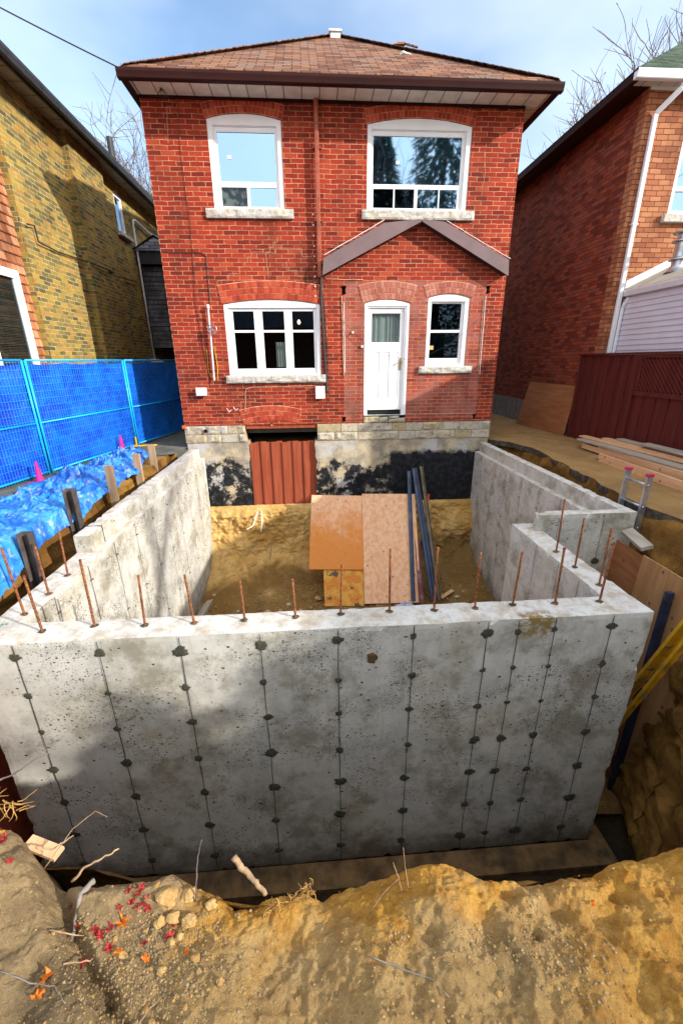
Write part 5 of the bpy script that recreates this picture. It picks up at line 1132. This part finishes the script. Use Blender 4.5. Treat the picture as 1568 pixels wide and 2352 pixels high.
X, Y = np.meshgrid(np.linspace(-1, 1, 24), np.linspace(-1, 1, 14)); Zb = .09 * np.clip(1 - np.hypot(X, Y) ** 2, 0, 1) * (1 + .8 * fbm(X, Y, 0, 3, 3, 5)); tag(G().grid(1.75 + X * .2, 7.22 + Y * .1, -4.72 + Zb).build('plastic_bag', bagm, recalc=False), 'crumpled pale blue plastic at the foot of the tall plywood', 'plastic bag')
def prock(name, label, cat, p, s, mat, seed, group=None, flat=.7, parent=None):
    n, m_ = 10, 7; vs = []
    for i in range(m_):
        th = math.pi * i / (m_ - 1)
        for k_ in range(n):
            ph = 2 * math.pi * k_ / n; d_ = Vector((math.sin(th) * math.cos(ph), math.sin(th) * math.sin(ph), math.cos(th)))
            r = s * (1 + .35 * float(vnoise(d_.x * 1.5 + seed * 3.1, d_.y * 1.5, d_.z * 1.5 + seed)) + .15 * float(vnoise(d_.x * 4 + seed, d_.y * 4, d_.z * 4)))
            vs.append((p[0] + d_.x * r, p[1] + d_.y * r * .9, p[2] + d_.z * r * flat))
    g = G(); g.add(vs, [(i * n + k_, i * n + (k_ + 1) % n, (i + 1) * n + (k_ + 1) % n, (i + 1) * n + k_) for i in range(m_ - 1) for k_ in range(n)])
    o = g.build(name, mat, recalc=False); tag(o, label, cat, group); return o
gr_ = 'rubble pieces on the pit floor'
RU = {6: 'rubble piece on the pit floor right of the steel studs', 7: 'rubble piece at the foot of the far right wall', 9: 'rubble piece beside the mud splashed plywood', 8: 'rubble piece nearest the left wall'}
for i, (x, y) in enumerate(((-1.0, 7.15), (-.75, 7.2), (-.6, 7.4), (-.35, 7.18), (-1.35, 7.1), (-.15, 7.25), (2.9, 7.4), (3.1, 7.6), (-1.6, 7.25), (0.0, 7.6))):
    prock('rubble_piece', RU.get(i, 'small grey brown rubble piece on the pit floor left of the plywood'), 'rubble', (x, y, -4.68), random.uniform(.03, .07), M['clod'] if i % 2 else M['stone'], i + 50, None if i in RU else gr_)
tag(G().bar((2.55, 7.35, -4.65), (2.85, 7.55, -4.60), .08, .02).build('wood_offcut', M['lumber']), 'small orange board offcut on the pit floor at the right', 'wood offcut')
tag(G().bar((-2.33, 6.9, -4.70), (-2.2, 7.9, -4.66), .12, .1).build('footing_form_board', M['lumber_grey']), 'brown board end along the foot of the left wall', 'wood board')
tag(G().tube([(-1.05, 8.55, -4.2), (-.98, 8.62, -3.7)], .012, 6).build('thin_stake', M['stick']), 'thin pale stake stuck upright in the pit bank', 'stake')
g = G(); g.tube([(-1.30, 9.0, -3.2), (-1.36, 8.9, -3.35), (-1.42, 8.86, -3.5), (-1.55, 8.82, -3.56)], .012, 6); g.tube([(-1.22, 9.0, -3.2), (-1.2, 8.86, -3.4), (-1.24, 8.80, -3.62)], .010, 6); tag(g.build('loose_wire', M['sticker']), 'two white wire ends hanging over the bank below the red boards', 'wire')
# ================================================================= left side: temporary fence
FP = [(-4.90, 4.69), (-4.38, 7.09), (-3.88, 9.49), (-3.38, 11.89)]
def fence_panel(label, A_, B_, gname='blue construction fence panels'):
    a = Vector((*A_, 0)); b = Vector((*B_, 0)); d_ = (b - a).normalized(); n_ = Vector((d_.y, -d_.x, 0)); a = a + d_ * .035; b = b - d_ * .035; L_ = (b - a).length
    T_ = thing('construction_fence', label, 'fence', (*( (a + b) / 2)[:2], GZ), gname)
    def P(s, z, o=0): return a + d_ * s + n_ * o + Vector((0, 0, z))
    z0, z1, zm = GZ + .02, .05, -.90
    for s in (0, L_): G().tube([P(s, z0), P(s, z1)], .019, 10).build('post', M['fencepaint'], T_, smooth=True)
    for z in (z0 + .04, zm, z1): G().tube([P(0, z), P(L_, z)], .015, 8).build('rail', M['fencepaint'], T_, smooth=True)
    g = G(); n = int(L_ / .05)
    for i in range(1, n): g.bar(P(i * L_ / n, z0), P(i * L_ / n, z1), .0030, .0030)
    z = z0 + .1
    while z < z1: g.bar(P(0, z), P(L_, z), .0030, .0030); z += .11
    g.build('wire_mesh', M['wirep'], T_)
    U, V_ = np.meshgrid(np.linspace(0, 1, 90), np.linspace(0, 1, 60)); S = U * L_; Zs = z0 + .01 + V_ * (z1 - z0 - .05 - .03 * np.abs(np.sin(U * 9)))
    O = -.045 + .018 * fbm(S, 0, Zs, 1.6, 4, int(abs(A_[1]) * 10)) + .012 * np.abs(fbm(S * 1.2 + Zs * 1.4, Zs * .6, 0, 2.4, 3, 7))
    G().grid(a.x + d_.x * S + n_.x * O, a.y + d_.y * S + n_.y * O, Zs).build('privacy_screen', M['screen'], T_, smooth=True, recalc=False)
fence_panel('bright blue mesh fence panel at the left edge of the picture', FP[0], FP[1])
fence_panel('bright blue screened fence panel between the two double posts', FP[1], FP[2])
fence_panel('shaded dark blue fence panel running into the alley beside the house', FP[2], FP[3])
ft = G(); ft.tube([(-3.87, 9.40, GZ + .02), (-3.87, 9.40, GZ + .22)], .02, 8); ft.tube([(-3.95, 9.34, GZ + .03), (-3.45, 9.44, GZ + .03)], .02, 8); tag(ft.build('barrier_foot', M['yellowp']), 'yellow tubular foot at the base of the blue fence', 'fence foot')
def cone(label, x, y, h):
    T_ = thing('traffic_cone', label, 'traffic cone', (x, y, GZ)); G().lathe([(.10 * h / .45, .0), (.10 * h / .45, .02), (.075 * h / .45, .025), (.02 * h / .45, h), (.0, h)], (x, y, GZ + .0), 20).build('cone_body', M['cone'], T_, smooth=True); G().box(x - .13, x + .13, y - .13, y + .13, GZ, GZ + .02).build('base', M['cone'], T_, bevel=.01)
cone('traffic cone in screen-tinted pink by the fence above the wide part of the tarp', -4.27, 6.60, .33); cone('farther traffic cone in screen-tinted pink behind the crumpled tarp top', -3.92, 8.8, .36)

# blue tarp over the bank edge
nu, nv = 420, 130
yy = np.linspace(3.2, 8.55, nu)
inn = np.interp(yy, [3.2, 4.0, 4.6, 5.2, 6.0, 7.0, 7.6, 8.1, 8.55], [-3.05, -3.10, -3.19, -2.98, -3.05, -2.98, -3.1, -3.2, -3.35])
outx = np.interp(yy, [3.2, 5.4, 6.7, 7.7, 8.55], [-4.35, -4.22, -4.10, -4.02, -3.78])
drop = np.interp(yy, [3.2, 4.2, 5.0, 5.8, 6.6, 8.55], [.45, .30, .18, .08, .06, .03])
YY, V_ = np.meshgrid(yy, np.linspace(0, 1, nv))
XX = outx[None] + (inn - outx)[None] * np.clip(V_ / .82, 0, 1) + .05 * np.clip((V_ - .82) / .18, 0, 1)
crump = np.interp(yy, [3.2, 5.2, 6.0, 7.0, 8.55], [.05, .06, .13, .22, .17])[None]
r1 = np.clip(1 - np.abs(fbm(XX * 1.0, YY, 0, 1.9, 3, 301)), 0, 1) ** 1.5; r2 = np.clip(1 - np.abs(fbm(XX * 1.1 + YY * .3, YY * .8, 0, 5.2, 3, 303)), 0, 1) ** 1.8; wx_ = .12 * fbm(XX, YY, 3, 3, 2, 311); r3 = 1 - np.abs(fbm(XX + wx_, YY - wx_, 0, 9, 3, 305)) * 1.6
bump_ = np.sin(np.pi * np.clip(V_ / .85, 0, 1)) ** .7
ZZ = GZ + .04 + crump * (r1 * 1.0 + r2 * .75 - .55) * (0.35 + .65 * bump_) + .05 * np.clip(r3, 0, 1) ** 2 * (.4 + crump * 3) - drop[None] * np.clip((V_ - .80) / .20, 0, 1) ** 1.2
ZZ = np.maximum(ZZ, np.where(V_ < .8, GZ + .01, -9))
XX = XX + .05 * fbm(XX, YY, 1, 3.5, 3, 307); YYd = YY + .06 * fbm(XX, YY, 5, 3.5, 3, 309)
tag(G().grid(XX, YYd, ZZ).build('tarp', M['tarp'], smooth=True, recalc=False), 'crumpled sky blue tarp spread over the soil edge along the blue fence', 'tarp')
# stakes / piles holding the bank
def pile(label, x, y, ztop, mat, wood=False):
    if wood:
        o = G().bar((x, y, -3.6), (x, y + .02, ztop), .12, .04, (0, 1, 0)).build('wooden_stake', mat, bevel=.004)
    else:
        g = G(); g.box(x - .06, x + .06, y - .01, y, -4.8, ztop); g.box(x - .06, x - .045, y - .09, y - .0005, -4.8, ztop); g.box(x + .045, x + .06, y - .09, y - .0005, -4.8, ztop); o = g.build('steel_pile', mat, bevel=.002)
    tag(o, label, 'stake' if wood else 'steel pile'); return o
pile('dark steel channel pile nearest the camera, under the tarp edge', -2.98, 4.2, -1.63, M['pile'])
pile('dark steel channel pile standing above the left parapet, at the tarp', -2.96, 5.08, -1.43, M['pile'])
pile('brown faced stake rising in front of the crumpled tarp', -2.95, 6.06, -1.39, M['pile_wood'], True)
pile('pale timber stake second farthest along the bank', -2.95, 7.05, -1.43, M['pile_wood'], True)
pile('farthest timber stake beside the house corner', -2.93, 7.70, -1.40, M['pile_wood'], True)

# overhead wire
g = G(); pts = []
a, b = Vector((-9.0, 8.2, 6.95)), Vector((-2.30, 8.98, 4.235))
for i in range(25): t_ = i / 24; p = a.lerp(b, t_); p.z -= .25 * 4 * t_ * (1 - t_) * .5; pts.append(p)
g.tube(pts, .010, 6); ww = thing('overhead_wire', 'thin black service wire running from the upper left to the red house eave', 'wire', (-2.3, 8.98, 4.1)); g.build('wire', M['black'], ww)
g = G()
for i in range(5): g.tube([(-2.30, 8.98, 4.235), (-2.34 + i * .03, 8.95, 4.16), (-2.33 + i * .035, 8.97, 4.10)], .006, 5)
g.build('wire_splice', M['black'], ww)

# ================================================================= trees
def tree(name, label, loc, h, spread, seed, leaves=0, levels=5, group=None, r0=None, leafmat_='leaf_br', rmin=.002, kid=0):
    rnd = random.Random(seed); T_ = thing(name, label, 'tree', loc, group); gt, gc, gl_ = G(), G(), G(); base = Vector(loc)
    def grow(p, d, ln, r, lv, tgt):
        n = 4; pts = [p]; q = p.copy(); dd = d.copy()
        for i in range(n):
            dd = (dd + Vector((rnd.uniform(-1, 1), rnd.uniform(-1, 1), rnd.uniform(-.6, .9))) * .16).normalized(); q = q + dd * ln / n; pts.append(q.copy())
        tgt.tube(pts, [r * (1 - .45 * i / n) for i in range(n + 1)], 6 if lv < 2 else 3, cap=False)
        if lv >= levels:
            if leaves and rnd.random() < leaves:
                c = q; s = rnd.uniform(.04, .09); a_ = Vector((rnd.uniform(-1, 1), rnd.uniform(-1, 1), rnd.uniform(-1, 1))).normalized() * s; b_ = a_.orthogonal().normalized() * s * .7
                gl_.add([c - a_, c + b_, c + a_, c - b_], [(0, 1, 2, 3)])
            return
        kids = kid + (rnd.choice((3, 4)) if lv < levels - 1 else rnd.choice((3, 4, 5)))
        for k_ in range(kids):
            t_ = rnd.uniform(.35, 1) if k_ else 1.0; pp = pts[0].lerp(pts[-1], t_) if t_ < 1 else pts[-1]
            idx = min(n, max(1, int(t_ * n))); pp = pts[idx]
            ax = Vector((rnd.uniform(-1, 1), rnd.uniform(-1, 1), rnd.uniform(-.25, .6))).normalized(); nd = (dd * (.75 if k_ else 1.1) + ax * spread).normalized()
            grow(pp, nd, ln * rnd.uniform(.58, .82), r * (.42 if k_ else .55) + rmin, lv + 1, gc)
    grow(base, Vector((0, 0, 1)), h * .36, r0 or h * .018, 0, gt)
    gt.build('trunk', M['twigs'], T_, recalc=False); gc.build('crown', M['twigs'], T_, recalc=False)
    if gl_.v: gl_.build('leaves', M[leafmat_], T_, recalc=False)
tree('bare_tree', 'bare tree with fine purplish twigs behind the left yellow brick house', (-9.3, 23, GZ), 15.5, .95, 3, .06, 6, rmin=.0045, kid=1)
tree('bare_tree', 'second bare tree lower down between the left house and the red house', (-9.4, 30, GZ), 15.8, .95, 8, .06, 6, rmin=.005, kid=1)
tree('bare_tree', 'bare dark tree with a few dead leaves behind the green roof at upper right', (15.9, 17.0, GZ), 14.4, .72, 21, .12, 6, rmin=.004, kid=1)
tree('bare_tree', 'leafless tree standing behind the photographer, outside the picture', (12.5, -3.6, GZ), 13, .75, 33, .0, 4)
# conifers behind the camera, seen only as reflections in the upper windows
def conifer(label, x, y, h, r, seed, n=5200):
    rnd = random.Random(seed); T_ = thing('conifer_tree', label, 'tree', (x, y, GZ)); G().tube([(x, y, GZ), (x, y, GZ + h)], [.28, .03], 8).build('trunk', M['twigs'], T_)
    g = G()
    for i in range(n):
        t_ = rnd.random() ** .8; z = GZ + 2.0 + t_ * (h - 2.0); rr2 = r * (1 - t_) ** .75 * rnd.random() ** .45 + .1; an = rnd.uniform(0, 6.283)
        if math.sin(an * 5 + z * 3) < -.35 and rnd.random() < .7: continue
        c = Vector((x + math.cos(an) * rr2, y + math.sin(an) * rr2, z - rr2 * .25)); o_ = Vector((math.cos(an), math.sin(an), -.5)) * rnd.uniform(.15, .4); s_ = Vector((-math.sin(an), math.cos(an), rnd.uniform(-.3, .3))) * rnd.uniform(.05, .12)
        g.add([c - s_, c + s_, c + o_ + s_ * .3, c + o_ - s_ * .3], [(0, 1, 2, 3)])
    g.build('crown', M['conifer'], T_, recalc=False)
conifer('tall dark conifer behind the photographer, mirrored in the wide upper window', 7.4, -8.0, 17, 3.6, 5, 11000); conifer('second dark conifer behind the photographer, farther left', 4.3, -9.5, 13.5, 3.0, 6, 8000); conifer('third conifer behind the photographer, farthest right', 10.2, -9, 15, 3.2, 9, 6000)
tree('bare_tree', 'slim leafless tree beside the conifers behind the photographer', (5.4, -6.8, GZ), 13.5, .5, 13, .0, 5)
# added shrubs outside the picture, shaped to throw soft shade on the near wall
def shrub(label, x, y, rx, ry, top, seed, n):
    rnd = random.Random(seed); T_ = thing('shade_shrub', label, 'shrub', (x, y, GZ), 'added shade shrubs outside the picture'); G().tube([(x, y, GZ), (x, y, GZ + (top - GZ) * .8)], [.09, .03], 7).build('trunk', M['twigs'], T_); g = G(); h = (top - GZ) / 2; cz = GZ + h
    for i in range(n):
        d_ = Vector((rnd.gauss(0, 1), rnd.gauss(0, 1), rnd.gauss(0, 1))).normalized() * rnd.random() ** .4; lump_ = 1 + .16 * float(vnoise(d_.x * 2.2 + seed, d_.y * 2.2, d_.z * 2.2)); c = Vector((x + d_.x * rx * lump_, y + d_.y * ry * lump_, cz + d_.z * h * lump_))
        a_ = Vector((rnd.uniform(-1, 1), rnd.uniform(-1, 1), rnd.uniform(-1, 1))).normalized() * rnd.uniform(.05, .11); b_ = a_.orthogonal().normalized() * rnd.uniform(.03, .06); g.add([c - a_, c + b_, c + a_, c - b_], [(0, 1, 2, 3)])
    g.build('crown', M['conifer'], T_, recalc=False)
shrub('added tall shrub nearest the red fence, outside the picture, shading the near wall', 8.05, -1.3, 1.15, .8, 2.15, 41, 6500); shrub('added tall shrub second from the red fence, outside the picture, shading the near wall', 9.4, -1.4, 1.15, .8, 2.3, 42, 6500)
shrub('added small round shrub by the fence, outside the picture, shading the near wall', 5.75, -1.35, .36, .40, 1.0, 43, 3200)
# house across the back, mirrored in the lower windows
BHs = thing('brick_house', 'plain dark house behind the photographer, outside the picture', 'house', (0, -16, GZ)); g = G(); g.box(-12, 4, -20, -14, GZ, 2.2); g.build('wall', M['brick_side'], BHs)
g = G(); g.add([(-12.4, -13.6, 2.2), (4.4, -13.6, 2.2), (4.4, -17, 4.2), (-12.4, -17, 4.2), (-12.4, -20.4, 2.2), (4.4, -20.4, 2.2)], [(0, 1, 2, 3), (3, 2, 5, 4)]); g.build('roof', M['roof_grey'], BHs, recalc=False)

# ================================================================= foreground litter
def gz(x, y): return float(fgz(x, y))
def stick(label, pts, r, mat, lift=.008, name='twig', group=None, cat='twig'):
    P = []
    for i, p in enumerate(pts): P.append(Vector(p) if len(p) == 3 else Vector((p[0], p[1], gz(p[0], min(p[1], float(lip(p[0])) - .01)) + lift)))
    Q = []
    for a, b in zip(P, P[1:]): Q += [a.lerp(b, k_ / 5) for k_ in range(5)]
    Q.append(P[-1]); Q = [q + Vector((random.uniform(-1, 1), random.uniform(-1, 1), random.uniform(-.3, 1))) * min(r, .006) * .5 for q in Q]
    rs = [r * .62 * (1 - .5 * i / len(Q)) * random.uniform(.85, 1.15) for i in range(len(Q))]
    g = G(); g.tube(Q, rs, 7); o = g.build(name, mat, smooth=True); tag(o, label, cat, group); return o
SG, SS = M['stick_grey'], M['stick']
stick('straight pale twig pointing over the trench at the left', [(-1.022, 1.049), (-.985, 1.065, -1.65), (-.93, 1.10, -1.64)], .006, SS)
stick('crooked brown twig reaching over the lip, left of centre', [(-.880, .978), (-.84, .995, -1.65), (-.79, 1.02, -1.645), (-.74, 1.04, -1.635)], .008, SS)
stick('thick grey weathered stick in the crevice at the left', [(-.807, .975), (-.824, .935), (-.828, .853)], .017, SG, .015)
stick('thin twig lying on the gravel at bottom centre', [(-.60, .60), (-.555, .641), (-.524, .667), (-.492, .695)], .004, SS)
stick('long thin twig crossing the crevice', [(-.791, .759), (-.737, .789), (-.689, .827)], .004, SS)
stick('thin upright straw at the bottom left of centre', [(-.596, .668), (-.596, .627)], .003, SS)
stick('short twig beside the crevice, higher up', [(-.863, .832), (-.782, .842)], .004, SS)
stick('long grey twig on the pale hump at bottom centre', [(.113, .706), (.224, .670), (.282, .647), (.326, .605)], .004, SG)
stick('thin root lying over the left grey lump', [(-.934, .732), (-.853, .717), (-.779, .703), (-.729, .666)], .003, SG)
stick('twig leaning toward the dry straws right of centre', [(.134, .815), (.177, .858), (.244, .900)], .003, SS)
stick('short broken log with peeling bark at the trench lip', [(-.325, .985, -1.635), (-.29, .955, -1.655), (-.250, .925, -1.668), (-.205, .885, -1.675)], .020, SS, .015, 'log', None, 'log')
stick('thin reddish shoot standing up against the concrete left of centre', [(-.452, .921), (-.44, .96, -1.60), (-.425, .99, -1.54)], .0045, M['twigs'])
stick('tall dry straw standing right of centre', [(.269, .858), (.262, .89, -1.60), (.258, .91, -1.535)], .0028, SS); stick('shorter dry straw beside the tall one', [(.246, .856), (.238, .88, -1.63), (.222, .90, -1.59)], .0025, SS)
stick('bare forked branch at the left edge before the concrete', [(-1.27, 1.22, -1.50), (-1.19, 1.25, -1.49), (-1.13, 1.27, -1.455), (-1.07, 1.28, -1.43)], .006, M['twigs'], name='branch', cat='branch')
stick('arched thin twig over the trench at left', [(-.99, 1.02, -1.67), (-.92, 1.1, -1.60), (-.86, 1.15, -1.585), (-.82, 1.14, -1.61)], .003, SS)
g = G(); rnd = random.Random(4)
for i in range(26):
    p = Vector((-1.27 + rnd.uniform(-.05, .1), 1.20, -1.60 + rnd.uniform(-.03, .05))); pts = [p.copy()]; d_ = Vector((rnd.uniform(-.3, 1), rnd.uniform(-.4, .3), rnd.uniform(-1, .5))).normalized()
    for k_ in range(5): d_ = (d_ + Vector((rnd.uniform(-1, 1), rnd.uniform(-1, 1), rnd.uniform(-1, .6))) * .5).normalized(); p = p + d_ * .014; pts.append(p.copy())
    g.tube(pts, [.0026, .0022, .0019, .0015, .0012, .0007], 5)
tag(g.build('root_cluster', M['root'], smooth=True), 'cluster of yellow roots hanging at the left edge above the trench', 'roots')
g = G()
for i in range(90):
    p = Vector((rnd.uniform(-.20, -.05), 0, 0)); p.y = .875 + (p.x + .2) * .27 + rnd.uniform(-.012, .012); p.z = gz(p.x, p.y) + .012; pts = [p.copy()]; d_ = Vector((rnd.uniform(-1, 1), rnd.uniform(-.6, .6), rnd.uniform(-.2, .6))).normalized()
    for k_ in range(4): d_ = (d_ + Vector((rnd.uniform(-1, 1), rnd.uniform(-1, 1), rnd.uniform(-1, .5))) * .6).normalized(); p = p + d_ * .008; pts.append(p.copy())
    g.tube(pts, .0011, 4)
tag(g.build('root_mass', M['root'], smooth=True), 'matted brown root clump behind the broken log', 'roots')
tag(G().bar((-1.11, 1.12, -1.68), (-.98, 1.08, -1.70), .045, .015).build('board_end', M['lumber']), 'pale sawn board end sticking out of the soil at the left', 'board')
# leaves
def leaf_mesh(s, seed, n=11):
    rnd_ = random.Random(seed); g = G(); vs = [Vector((0, 0, 0))]; lobes = 5
    for k_ in range(n * 2):
        a = 2 * math.pi * k_ / (n * 2); rad = s * (.45 + .55 * abs(math.cos(a * lobes / 2))) * rnd_.uniform(.85, 1.1); vs.append(Vector((math.cos(a) * rad, math.sin(a) * rad * .8, rad * rnd_.uniform(-.2, .95))))
    m_ = n * 2; g.add(vs, [(0, 1 + k_, 1 + (k_ + 1) % m_) for k_ in range(m_)]); return g
def leaf(label, x, y, s, mat, seed, group, zoff=.008):
    rnd_ = random.Random(seed); g0 = leaf_mesh(s, seed); rot = Matrix.Rotation(rnd_.uniform(0, 6.28), 3, 'Z') @ Matrix.Rotation(rnd_.uniform(-.7, .7), 3, 'X') @ Matrix.Rotation(rnd_.uniform(-.5, .5), 3, 'Y')
    c = Vector((x, y, gz(x, min(y, float(lip(x)) - .015)) + zoff)); g = G(); g.add([c + rot @ Vector(v) for v in g0.v], g0.f); o = g.build('fallen_leaf', mat, recalc=False); tag(o, label, 'leaf', group)
reds = [(-1.133, 1.071), (-1.064, .992), (-.865, .930), (-.675, .941), (-.655, .927), (-.641, .938), (-.623, .918), (-.637, .907), (-.615, .924), (-.690, .899), (-.735, .841), (-.699, .849), (-.587, .819), (-.513, .863), (-.514, .832), (-.808, .865), (-.686, .805), (-.767, .791), (-.597, .935), (-.745, .847), (-.723, .834), (-.64, .95), (-.66, .91), (-.605, .905)]
RL = {0: 'crimson leaf beside the large orange leaf at the far left edge', 1: 'dark crimson leaf alone near the top of the left lump', 2: 'crimson leaf in the crevice beside the thick grey stick', 9: 'crimson leaf just below the tight leaf cluster', 10: 'crimson leaf at the left, above the pebble patch', 11: 'crimson leaf touching the bright orange leaf', 12: 'crimson leaf low among the pebbles, below the clods', 13: 'dark red leaf tucked between the sandy clods', 14: 'red leaf right below the clods', 15: 'faint red leaf by the end of the thick grey stick', 16: 'small red leaf above the tan orange leaf', 17: 'lowest red leaf, at the crevice edge', 19: 'left one of two touching crimson leaves on the pebbles', 20: 'right one of two touching crimson leaves on the pebbles'}
for i, (x, y) in enumerate(reds):
    leaf(RL.get(i, 'small crimson leaf in the tight cluster beside the big pale clod'), x, y, random.uniform(.011, .019), M['leaf_red'], i, None if i in RL else 'crimson leaves clustered beside the big clod')
for i, (x, y, s, l) in enumerate(((-1.167, 1.077, .032, 'large orange leaf at the far left edge of the soil'), (-.669, .866, .026, 'bright orange leaf below the crimson leaf cluster'), (-.573, .782, .017, 'orange leaf among pebbles left of centre'), (-.813, .725, .024, 'curled orange leaf standing on the left grey lump'), (-.655, .793, .016, 'small tan orange leaf right of the crevice'), (-.445, .790, .013, 'faint orange leaf among the stones near centre'), (-1.084, .941, .013, 'pale pink orange leaf on the left lump'), (.863, .783, .013, 'single orange leaf chip on the right hand soil'))):
    leaf(l, x, y, s, M['leaf_or'], 60 + i, None, .012)
leaf('lower curled orange leaf touching the one on the left lump', -.818, .69, .02, M['leaf_or'], 91, None, .012)
# clods and stones
cl = [(-.549, .931, .036), (-.517, .886, .024), (-.558, .872, .020), (-.478, .938, .024), (-.460, .871, .022), (-.645, .792, .013), (-.416, .770, .014), (-.514, .753, .012), (-.324, .703, .012), (-.505, .645, .012), (-.414, .659, .009), (-.506, .818, .014), (-.484, .833, .012), (-.744, .918, .010), (-.681, .831, .009), (-.394, .734, .010), (-.532, .672, .010), (-.365, .819, .008), (.469, .603, .009), (.741, .562, .010), (-.59, .96, .02), (-.40, .91, .018)]
CL = {0: 'big pale sandy clod at the lip, largest of the clods', 1: 'orange tinted clod right below the largest one', 2: 'whitish clod left of the orange tinted clod', 3: 'clod at the lip, right of the largest one', 4: 'yellow clod farthest right in the clod heap', 5: 'yellow clod beside the tan orange leaf', 20: 'clod half sunk in the lip left of the largest one', 21: 'lone clod on the golden lip right of the heap', 18: 'lone clod on the dark gravel right of the centre', 19: 'small clod at the bottom right corner area'}
for i, (x, y, s) in enumerate(cl):
    lab = CL.get(i, 'thumb sized sandy clod scattered among the foreground gravel')
    prock('soil_clod', lab, 'clod', (x, y, gz(x, y) + s * .35), s, M['clod'], i + 7, None if i in CL else 'small clods among the foreground gravel', .8)
# pebbles: one object of loose gravel
rnd = np.random.RandomState(5); N = 8500
cx = np.array([-.759, -.577, -.468, -.663, -.50, .446, .651, .668, .202, .685, -.60, -.45, .30, .1]); cy = np.array([.876, .711, .659, .740, .80, .706, .732, .651, .724, .613, .88, .72, .62, .6]); sg = np.array([.05, .08, .09, .06, .07, .04, .04, .06, .03, .06, .06, .10, .1, .1])
wts = np.array([8, 12, 12, 8, 9, 3, 3, 4, 2, 3, 8, 10, 3, 3.]); wts /= wts.sum(); ci = rnd.choice(len(cx), N, p=wts)
px_ = cx[ci] + rnd.randn(N) * sg[ci] * 1.3; py_ = cy[ci] + rnd.randn(N) * sg[ci] * .8
m2 = rnd.rand(N) < .15; px_[m2] = rnd.uniform(-1.3, 1.3, m2.sum()); py_[m2] = rnd.uniform(.5, .98, m2.sum())
ok = (py_ < lip(px_) - .01) & (py_ > .35); px_, py_ = px_[ok], py_[ok]; pz_ = fgz(px_, py_)
ico = [(0, 0, 1), (.894, 0, .447), (.276, .851, .447), (-.724, .526, .447), (-.724, -.526, .447), (.276, -.851, .447), (.724, .526, -.447), (-.276, .851, -.447), (-.894, 0, -.447), (-.276, -.851, -.447), (.724, -.526, -.447), (0, 0, -1)]
icf = [(0, 1, 2), (0, 2, 3), (0, 3, 4), (0, 4, 5), (0, 5, 1), (1, 6, 2), (2, 7, 3), (3, 8, 4), (4, 9, 5), (5, 10, 1), (6, 7, 2), (7, 8, 3), (8, 9, 4), (9, 10, 5), (10, 6, 1), (11, 7, 6), (11, 8, 7), (11, 9, 8), (11, 10, 9), (11, 6, 10)]
I0 = np.array(ico); sz = .0009 + .0048 * rnd.rand(len(px_)) ** 4.0; g = G()
jit = 1 + .35 * (rnd.rand(len(px_), 12, 1) - .5); sc3 = np.stack([rnd.uniform(.8, 1.3, len(px_)), rnd.uniform(.8, 1.2, len(px_)), rnd.uniform(.6, .9, len(px_))], 1)[:, None, :]
VV = I0[None] * jit * sc3 * sz[:, None, None] + np.stack([px_, py_, pz_ + sz * .3], 1)[:, None, :]
g.v = VV.reshape(-1, 3).tolist(); fi = (np.array(icf)[None] + (np.arange(len(px_)) * 12)[:, None, None]).reshape(-1, 3).tolist(); g.f = fi; g.m = [0] * len(fi)
tag(g.build('gravel', M['pebble'], recalc=False, org=(0, .8, GZ)), 'loose gravel and crumbs scattered over the foreground soil', 'gravel', kind='stuff')
rnd = np.random.RandomState(9); N = 2600; px_ = rnd.uniform(-2.3, 3.6, N); py_ = 6.95 + 1.5 * rnd.rand(N) ** 2.2; pz_ = np.interp(py_, [6.5, 7.4, 8.0, 8.45], [-4.76, -4.72, -4.65, -4.5]) + .03
sz = .006 + .020 * rnd.rand(N) ** 4; g = G(); VV = I0[None] * (1 + .4 * (rnd.rand(N, 12, 1) - .5)) * sz[:, None, None] + np.stack([px_, py_, pz_], 1)[:, None, :]
g.v = VV.reshape(-1, 3).tolist(); g.f = (np.array(icf)[None] + (np.arange(N) * 12)[:, None, None]).reshape(-1, 3).tolist(); g.m = [0] * len(g.f)
tag(g.build('gravel', M['pebble'], recalc=False, org=(0, 7.5, -4.8)), 'loose stones and crumbs over the pit floor below the sandy bank', 'gravel', kind='stuff')
# fir sprig on the near left corner of the wall
g = G(); a, b = Vector((-2.62, 2.95, -1.95)), Vector((-2.44, 2.96, -1.93)); g.tube([a, b], .003, 5)
for i in range(34):
    c = a.lerp(b, i / 34); s_ = 1 if i % 2 else -1; g.bar(c, c + Vector((.022, s_ * .022, .012 * (i % 3))), .003, .002)
sp = g.build('fir_sprig', M['conifer']); tag(sp, 'small green fir sprig lying on the near left corner of the wall top', 'sprig')
